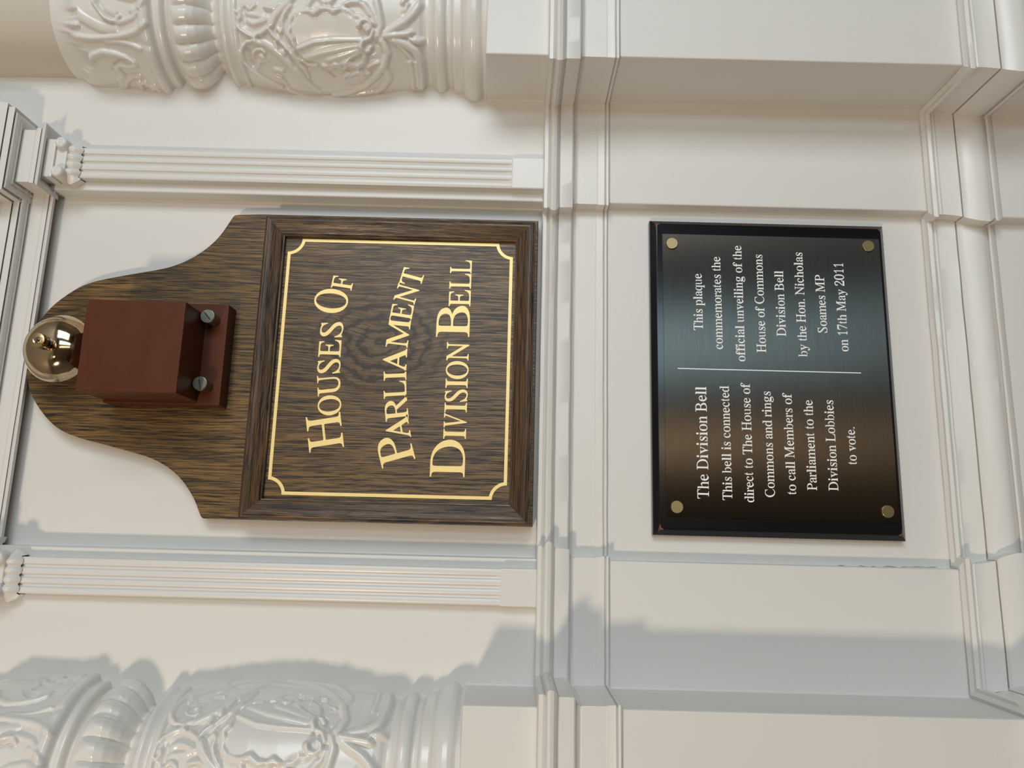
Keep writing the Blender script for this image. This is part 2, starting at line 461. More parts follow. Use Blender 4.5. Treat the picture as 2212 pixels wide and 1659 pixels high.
    for cx in (a+0.001, b-0.001):
        bm = bmesh.new()
        add_lathe(bm, [(0.0, -0.0075), (0.0012, -0.0073), (0.0022, -0.0066), (0.0032, -0.0072), (0.0048, -0.0072), (0.0064, -0.0055), (0.0070, -0.0030), (0.0070, 0.006)], (cx, YF-0.0075, (z_b+z_c)/2-0.0015), 'Y', 28)
        bm_obj('rosette', bm, M_TRIM, t, smooth=50)
    bpy.data.objects.remove(cap)
    return t
strip(True, 'white fluted pilaster strip right of the oak sign, small rosette capital at its top')
strip(False, 'white fluted pilaster strip left of the oak sign, beside its lettered panel')

# ---------------------------------------------------------------- age: a hairline crack and lifted flakes of paint
M_CRACK = simple('dark_crack', (0.05, 0.04, 0.03), 0.8)
def crack(px, y, w, seed, par):
    rn = random.Random(seed); V = []; Fc = []
    pts = []
    for (xa, ya), (xb, yb) in zip(px, px[1:]):
        k = max(2, int(math.hypot(xb-xa, yb-ya)/9))
        pts += [(xa+(xb-xa)*i/k, ya+(yb-ya)*i/k+rn.uniform(-1.3, 1.3)) for i in range(k)]
    for i, (x, yy) in enumerate(pts):
        ww = w*rn.uniform(0.3, 1.0)*(0.2 if i in (0, len(pts)-1) else 1)
        X, Z = bp(x, yy, y)
        V += [(X-ww/2, y, Z), (X+ww/2, y, Z)]
    for i in range(len(pts)-1): Fc.append((2*i, 2*i+1, 2*i+3, 2*i+2))
    o = mesh_obj('crack', V, Fc, M_CRACK); o.parent = par; return o
crack([(1735, 1221.5), (1850, 1223.5), (1960, 1225), (2036, 1226)], -0.0062, 0.00045, 1, wall)
crack([(1560, 453.5), (1700, 456), (1850, 460), (1960, 465)], -0.0060, 0.00025, 2, wall)

# ---------------------------------------------------------------- carved half columns on the pier blocks
RC = 0.082
XCR = PR + RC; YC = YB

def px_to_cyl(x, y, r):
    """photo pixel -> (azimuth from the facing direction towards the middle, z) on the right column"""
    d = fw + ix*(x-1106)/F + iy*(y-829.5)/F
    ox, oy = EYE[0]-XCR, EYE[1]-YC
    a = d[0]**2+d[1]**2; b = 2*(ox*d[0]+oy*d[1]); c = ox*ox+oy*oy-r*r
    q = b*b-4*a*c
    if q < 0:
        t = -b/(2*a)
    else:
        t = (-b-math.sqrt(q))/(2*a)
    px, py, pz = EYE+d*t
    return math.atan2(-(px-XCR), -(py-YC)), float(pz)


SIL = [(1052, 214), (1049, 216), (1046, 210), (1042, 213), (1038, 217), (1031, 220), (1022, 220), (1013, 217), (1006, 211), (1002, 204), (1000, 202),
       (986, 202), (983, 200), (980, 193), (974, 190), (969, 191), (966, 197), (961, 200), (954, 201), (948, 200), (944, 194), (941, 191), (936, 187),
       (928, 186), (922, 188), (916, 192), (905, 194), (880, 195), (850, 197), (800, 201), (750, 204), (700, 203), (650, 200), (600, 194), (570, 189), (556, 186),
       (548, 185), (546, 188), (541, 190), (537, 188), (534, 182), (528, 184), (520, 188), (514, 187), (509, 180), (503, 170), (494, 160), (488, 157),
       (484, 166), (476, 178), (462, 190), (448, 196), (434, 197), (420, 193), (410, 186), (405, 178), (402, 176), (398, 186), (394, 191), (389, 192), (385, 187), (381, 183), (378, 184),
       (374, 192), (368, 195), (360, 194), (352, 188), (330, 184), (300, 180), (260, 178), (220, 175), (190, 171), (150, 168), (80, 167), (0, 167), (-150, 167), (-400, 166)]
RZ = []
for x, y in SIL:                       # outline where each ring dies into the flank wall
    X, Z = bp(x, y, YB)
    RZ.append((Z, XCR-X))
RZ.sort()
RZz = np.array([a for a, b in RZ]); RZr = np.array([b for a, b in RZ])

def pts_c(pts, r=0.080):
    return [px_to_cyl(x, y, r) for x, y in pts]

PXM = 1/2250.0
# raised strokes: (polyline in photo pixels, half width px, height mm, profile)
ST = [
 # cartouche scalloped rim
 ([(636,30),(650,22),(664,22),(680,30)], 6, 2.4), ([(680,30),(694,20),(712,18),(722,26)], 6, 2.4), ([(722,26),(738,18),(755,24),(764,34)], 5, 2.2),
 ([(764,34),(776,34),(786,42)], 5, 2.0), ([(624,56),(627,42),(636,30)], 6, 2.4), ([(632,84),(622,74),(624,56)], 6, 2.4), ([(634,112),(638,102),(632,84)], 5, 2.2),
 ([(634,112),(640,124),(654,132)], 5, 2.0), ([(654,132),(668,140),(684,140)], 5, 2.0), ([(700,142),(714,146),(726,139)], 6, 2.4), ([(726,139),(742,146),(754,138)], 6, 2.6), ([(757,138),(772,144),(786,134),(788,122)], 7, 2.8),
 # scroll knobs beside the cartouche
 ([(776,56),(780,44),(792,42),(801,50),(800,60),(793,66)], 5, 4.0), ([(793,58),(794,57)], 9, 3.4),
 ([(806,66),(800,82),(786,88),(780,100),(786,112),(798,110),(800,102)], 5, 3.6), ([(792,106),(793,106)], 7, 2.2),
 # folds running across the lower half of the shield
 ([(800,86),(760,86),(720,86),(680,90),(645,104)], 4, 1.6), ([(790,96),(750,102),(700,112),(660,124)], 6, 1.0), ([(785,104),(750,116),(710,128)], 5, 0.9), ([(783,112),(758,126),(742,136)], 4, 0.9),
 # wide strap round the right end
 ([(812,0),(818,28),(822,55),(815,80)], 7, 3.4), ([(815,80),(828,95),(836,118),(830,145),(812,168),(790,186),(760,197),(725,203)], 8, 3.0), ([(770,0),(790,14),(803,30),(810,50)], 5, 2.6),
 ([(796,146),(806,140),(816,138)], 5, 2.6), ([(744,166),(750,160),(757,163)], 5, 2.8), ([(764,160),(774,156),(784,160)], 6, 3.0), ([(792,160),(799,160)], 4, 2.6),
 ([(822,150),(835,160),(840,175),(826,196),(812,204)], 8, 2.0), ([(752,204),(790,203),(815,200)], 4, 2.6),
 # fleuron spikes towards the base rings
 ([(831,78),(850,76),(870,74),(886,72)], 7, 4.2), ([(888,84),(900,90),(914,92)], 8, 4.0), ([(833,72),(852,58),(872,45),(890,26),(906,0)], 8, 3.4), ([(868,0),(876,-14)], 5, 3), ([(872,18),(880,2)], 3, 2.4),
 ([(838,86),(860,100),(878,120),(892,140)], 4, 2.2), ([(850,88),(874,96),(896,112),(908,140),(914,170),(912,200)], 9, 3.6), ([(884,140),(890,168),(893,200)], 6, 2.8), ([(898,140),(902,170),(904,198)], 5, 3.0),
 # straps and volutes of the left end
 ([(500,0),(498,20),(502,44),(512,62),(530,74),(545,80)], 4, 3.2), ([(545,80),(562,72),(578,60),(582,50)], 5, 3.0), ([(545,80),(548,90)], 6, 3.0), ([(582,50),(580,62),(588,76),(600,86)], 4, 2.6),
 ([(584,52),(592,34),(606,18),(622,4),(636,-12)], 8, 2.8), ([(612,62),(608,46),(616,28),(628,12)], 4, 2.2), ([(598,62),(606,70),(610,62)], 4, 2.6),
 ([(548,88),(530,92),(521,104),(518,120),(523,140),(538,156),(562,170),(592,184),(620,194),(652,204)], 4, 3.0),
 ([(550,90),(568,94),(588,106),(608,122),(626,140),(646,160),(668,180),(690,196)], 8, 2.4),
 ([(546,130),(544,118),(552,109),(563,108),(570,115)], 3.5, 2.2), ([(563,124),(566,127)], 6, 2.4), ([(556,150),(560,136),(574,134)], 4, 1.4), ([(594,152),(610,154)], 5, 2.4), ([(596,168),(608,172),(618,184)], 5, 2.0),
 ([(530,44),(545,50),(560,46),(575,38)], 6, 2.0), ([(534,28),(548,30),(566,34)], 5, 1.5), ([(572,14),(588,18),(604,8)], 5, 3.0), ([(506,20),(514,26),(512,38)], 4, 2.4), ([(528,8),(536,16),(546,8)], 5, 2.2),
 ([(598,86),(612,98),(624,110),(640,128),(660,152),(668,166)], 4, 2.2), ([(592,90),(598,104)], 3, 2.2), ([(610,110),(614,118)], 4, 2.6), ([(586,104),(585,98)], 3, 1.6),
 ([(690,-4),(700,6),(716,4),(724,-8)], 5, 3), ([(744,10),(760,4),(775,4)], 5, 3.2), ([(785,8),(792,18),(797,28)], 6, 2.6), ([(664,14),(672,2),(684,-8)], 5, 2.6),
 ([(620,200),(680,206),(740,209),(800,206)], 6, 1.4), ([(640,190),(700,198),(760,190)], 10, 1.0),
]
GR = [  # drilled hollows
 ([(533,112),(537,126),(541,140),(545,146)], 5, 4.5), ([(521,12),(518,24),(524,34),(526,52)], 5, 4.5), ([(556,78),(558,86)], 4, 3.5), ([(603,94),(609,104)], 4, 2.0), ([(620,112),(628,128),(637,143)], 3, 3.0),
 ([(652,135),(660,139),(668,147)], 3, 2.5), ([(697,149),(708,152),(726,168)], 3, 3.0), ([(889,77),(889,80)], 5, 4.5), ([(815,84),(812,96)], 3, 3.0), ([(600,62),(598,72),(596,60)], 3, 2.5), ([(617,36),(616,52),(615,64)], 3, 2.5),
 ([(742,142),(738,148)], 3, 2.5), ([(748,156),(760,154)], 2.5, 1.5), ([(800,116),(806,112)], 3, 2.5), ([(618,38),(626,22)], 3, 2.0), ([(876,10),(868,24)], 3, 2.0), ([(800,190),(806,186)], 3, 2),
 ([(616,190),(624,204)], 3.5, 3),
]
LEAF = [
 ([(322,52),(309,60),(296,68),(278,74),(258,78),(230,81),(203,82),(162,78)], 6, 2.4), ([(306,102),(290,96),(272,91),(250,89),(231,88)], 5, 1.8), ([(150,70),(143,66),(146,54),(160,50),(170,56)], 5, 3.0),
 ([(206,6),(216,20),(230,38),(242,44),(252,44),(260,36)], 5, 3.6), ([(145,0),(158,20),(176,36),(196,48),(220,60),(250,64)], 10, 1.6), ([(300,30),(290,40),(270,46),(255,50)], 5, 1.6), ([(318,8),(306,20),(288,26)], 5, 1.6),
 ([(172,108),(184,118),(196,128)], 6, 1.6), ([(200,130),(192,145),(188,165),(190,185),(200,202),(212,206)], 7, 2.0), ([(196,126),(206,116),(224,110),(248,114),(272,122),(290,132)], 7, 2.6),
 ([(250,146),(262,138),(280,142),(296,138)], 5, 2.4), ([(256,150),(264,158),(262,172),(270,190),(284,208),(294,212)], 8, 2.2), ([(272,186),(276,172),(288,162),(304,160)], 6, 1.8), ([(302,172),(308,186),(318,206),(330,212)], 6, 2.6), ([(300,176),(316,172),(328,180),(338,200)], 6, 2.4),
 ([(336,178),(346,190),(356,206),(368,210)], 9, 2.6), ([(260,70),(262,72)], 6, 0.5), ([(284,206),(288,210)], 8, 2.4), ([(334,205),(338,210)], 7, 2.4),
 ([(240,-20),(262,-6),(290,0),(320,-8)], 8, 2.2), ([(180,-30),(196,-18),(214,-8)], 7, 2.2),
]
LGR = [([(212,8),(222,24),(236,34),(252,40),(255,34)], 5, 4.0), ([(286,132),(276,127),(262,128),(250,136),(245,148)], 3.5, 2.6), ([(150,60),(154,66)], 5, 2.6), ([(155,84),(163,98)], 4.5, 3.0), ([(291,204),(297,208)], 3, 3.0), ([(324,190),(330,200),(333,208)], 4.5, 3.6), ([(340,186),(350,206)], 2.5, 1.8), ([(296,88),(312,92),(326,96)], 6, 1.2)]

def build_relief():
    z0, z1 = ZT-0.001, 2.36
    zs = []; z = z0
    zleaf = bp(340, 120, -0.09)[1]
    while z < z1:
        zs.append(z); z += 0.00095 if z < 2.08 else 0.006
    zs = np.array(zs)
    az = np.radians(np.concatenate([np.arange(-100, -20, 1.1), np.arange(-20, 100.5, 0.68)]))
    AZ, ZZ = np.meshgrid(az, zs)
    R = np.interp(ZZ, RZz, RZr)
    S = AZ*0.08                                            # arc length
    disp = np.zeros_like(R)
    z_ct0 = px_to_cyl(918, 90, 0.08)[1]; z_ct1 = px_to_cyl(507, 90, 0.08)[1]
    z_g0 = px_to_cyl(457, 52, 0.077)[1]; z_g1 = px_to_cyl(372, 60, 0.077)[1]
    z_l0 = px_to_cyl(333, 60, 0.077)[1]
    band = np.clip((ZZ-z_ct0)/0.004, 0, 1)*np.clip((z_ct1-ZZ)/0.004, 0, 1)
    def stroke(pts, hw, r=0.080):
        P2 = [(a*0.08, b) for a, b in pts_c(pts, r)]
        dmin = np.full(R.shape, 1e9); lo = np.array(P2).min(0)-0.02; hi = np.array(P2).max(0)+0.02
        mk = (S > lo[0]) & (S < hi[0]) & (ZZ > lo[1]) & (ZZ < hi[1])
        s = S[mk]; q = ZZ[mk]; dm = np.full(s.shape, 1e9)
        if len(P2) == 1: P2 = P2*2
        for (ax, ay), (bx, by) in zip(P2, P2[1:]):
            vx, vy = bx-ax, by-ay; L = vx*vx+vy*vy+1e-12
            t = np.clip(((s-ax)*vx+(q-ay)*vy)/L, 0, 1)
            dm = np.minimum(dm, np.hypot(s-ax-t*vx, q-ay-t*vy))
        return mk, dm/(hw*PXM*1.25)
    # shield plateau
    c = px_to_cyl(706, 80, 0.08); e = px_to_cyl(628, 80, 0.08); f = px_to_cyl(706, 140, 0.08)
    ra, rz = abs(f[0]-c[0])*0.08*1.05, abs(e[1]-c[1])*1.1
    rr = np.hypot((S-c[0]*0.08)/ra, (ZZ-c[1])/rz)
    wob = 1+0.035*np.sin(9*np.arctan2(ZZ-c[1], S-c[0]*0.08))
    shield = np.clip((wob-rr)/0.10, 0, 1); shield = shield*shield*(3-2*shield)
    disp += band*shield*(0.0030-0.0010*np.clip(1-rr, 0, 1))
    # repeat of the shield on the far side of the column (just out of the picture)
    c2 = c[0]-math.radians(92)
    rr2 = np.hypot((S-c2*0.08)/ra, (ZZ-c[1])/rz)
    disp += band*np.clip((1-rr2)/0.1, 0, 1)*0.0026 + band*0.002*np.exp(-((rr2-1.05)/0.09)**2)
    hi = np.zeros_like(disp)
    for pts, hw, h in ST:
        mk, d = stroke(pts, hw)
        hi[mk] = np.maximum(hi[mk], h*0.00135*np.sqrt(np.clip(1-d**2, 0, 1)))
    # soften the union a little, then add
    disp += hi*band
    for pts, hw, h in GR:
        mk, d = stroke(pts, hw); disp[mk] -= h*0.0008*np.exp(-(d*1.2)**2)*band[mk]
    # fine tooled unevenness on the background
    # gadroons
    gb = np.sqrt(np.clip((ZZ-z_g0-0.0025)/0.014, 0, 1))*np.clip((z_g1-ZZ)/0.005, 0, 1)
    tw = AZ - (ZZ-z_g0)*0.9
    lob = np.abs(np.cos(tw*12.68-2.20))
    disp += gb*(0.0062*np.power(lob, 0.5)-0.0040)
    # leaves
    edge_px = [(120,-60),(145,0),(160,22),(150,46),(143,60),(150,78),(167,105),(188,124),(196,130),(188,150),(187,170),(196,200),(210,209)]
    ed = sorted(pts_c(edge_px, 0.076))
    ea = np.array([a for a, b in ed]); ez = np.array([b for a, b in ed])
    per = ea[-1]-ea[0]
    aa = (AZ-ea[0]) % (2*per); aa = np.where(aa > per, 2*per-aa, aa)+ea[0]
    top = np.interp(aa, ea, ez) + 0.0035*np.abs(np.sin(AZ*13.0))-0.0015
    inl = np.clip((top-ZZ)/0.0022, 0, 1)*np.clip((ZZ-z_l0+0.004)/0.006, 0, 1)
    depth = np.clip((top-ZZ)/0.05, 0, 1)
    disp += inl*(0.0050+0.0030*(1-depth))
    hl = np.zeros_like(disp); lz = np.clip((ZZ-z_l0+0.006)/0.006, 0, 1)
    for pts, hw, h in LEAF:
        mk, d = stroke(pts, hw, 0.076)
        hl[mk] = np.maximum(hl[mk], h*0.00135*np.sqrt(np.clip(1-d**2, 0, 1)))
    disp += hl*lz
    for pts, hw, h in LGR:
        mk, d = stroke(pts, hw, 0.076); disp[mk] -= h*0.0009*np.exp(-(d*1.2)**2)*lz[mk]
    # one light blur so that the carving looks clogged with paint
    for _ in range(1):
        dz = disp.copy(); dz[1:-1] = (disp[:-2]+2*disp[1:-1]+disp[2:])/4
        d2 = dz.copy(); d2[:, 1:-1] = (dz[:, :-2]+2*dz[:, 1:-1]+dz[:, 2:])/4
        disp = d2
    return az, zs, R+disp, (z_ct0, z_ct1, z_g0, z_g1, z_l0)

az, zs, RR, ZL = build_relief()
z_ct0, z_ct1, z_g0, z_g1, z_l0 = ZL
def column(side, label):
    xc = XCR if side > 0 else PL-RC
    t = thing('carved_half_column', (xc, YC, ZT), label, 'column')
    cuts = [('base_rings', -1, z_ct0+0.001), ('shield_band', z_ct0+0.001, z_ct1+0.0015), ('neck_ring', z_ct1+0.0015, z_g0-0.002), ('gadrooned_ring', z_g0-0.002, z_g1+0.003), ('upper_ring', z_g1+0.003, z_l0-0.001), ('acanthus_leaves', z_l0-0.001, px_to_cyl(118, 60, 0.07)[1]), ('shaft', px_to_cyl(118, 60, 0.07)[1], 9)]
    for nm, a, b in cuts:
        idx = np.where((zs >= a) & (zs < b))[0]
        if len(idx) == 0: continue
        i0, i1 = idx[0], min(idx[-1]+1, len(zs)-1)
        sub = RR[i0:i1+1]; zz = zs[i0:i1+1]
        nz, na = sub.shape
        X = xc - side*sub*np.sin(az)[None, :]; Yv = YC - sub*np.cos(az)[None, :]; Z = np.repeat(zz[:, None], na, 1)
        co_ = np.stack([X-xc, Yv-YC, Z-ZT], -1).reshape(-1, 3).astype(np.float32)
        i, j = np.meshgrid(np.arange(nz-1), np.arange(na-1), indexing='ij')
        q = np.stack([i*na+j, i*na+j+1, (i+1)*na+j+1, (i+1)*na+j], -1).reshape(-1, 4)
        if side > 0: q = q[:, ::-1]
        me = bpy.data.meshes.new(nm); me.vertices.add(len(co_)); me.vertices.foreach_set('co', co_.ravel())
        me.loops.add(q.size); me.loops.foreach_set('vertex_index', q.ravel().astype(np.int32))
        me.polygons.add(len(q)); me.polygons.foreach_set('loop_start', np.arange(0, q.size, 4, dtype=np.int32))
        me.polygons.foreach_set('loop_total', np.full(len(q), 4, dtype=np.int32))
        me.polygons.foreach_set('use_smooth', np.ones(len(q), dtype=bool))
        me.update(calc_edges=True); me.validate()
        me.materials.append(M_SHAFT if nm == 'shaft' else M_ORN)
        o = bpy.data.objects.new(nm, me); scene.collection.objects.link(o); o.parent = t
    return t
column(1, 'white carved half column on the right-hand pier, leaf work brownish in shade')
column(-1, 'white carved half column on the left-hand pier, shield band and gadrooned ring brightly lit')

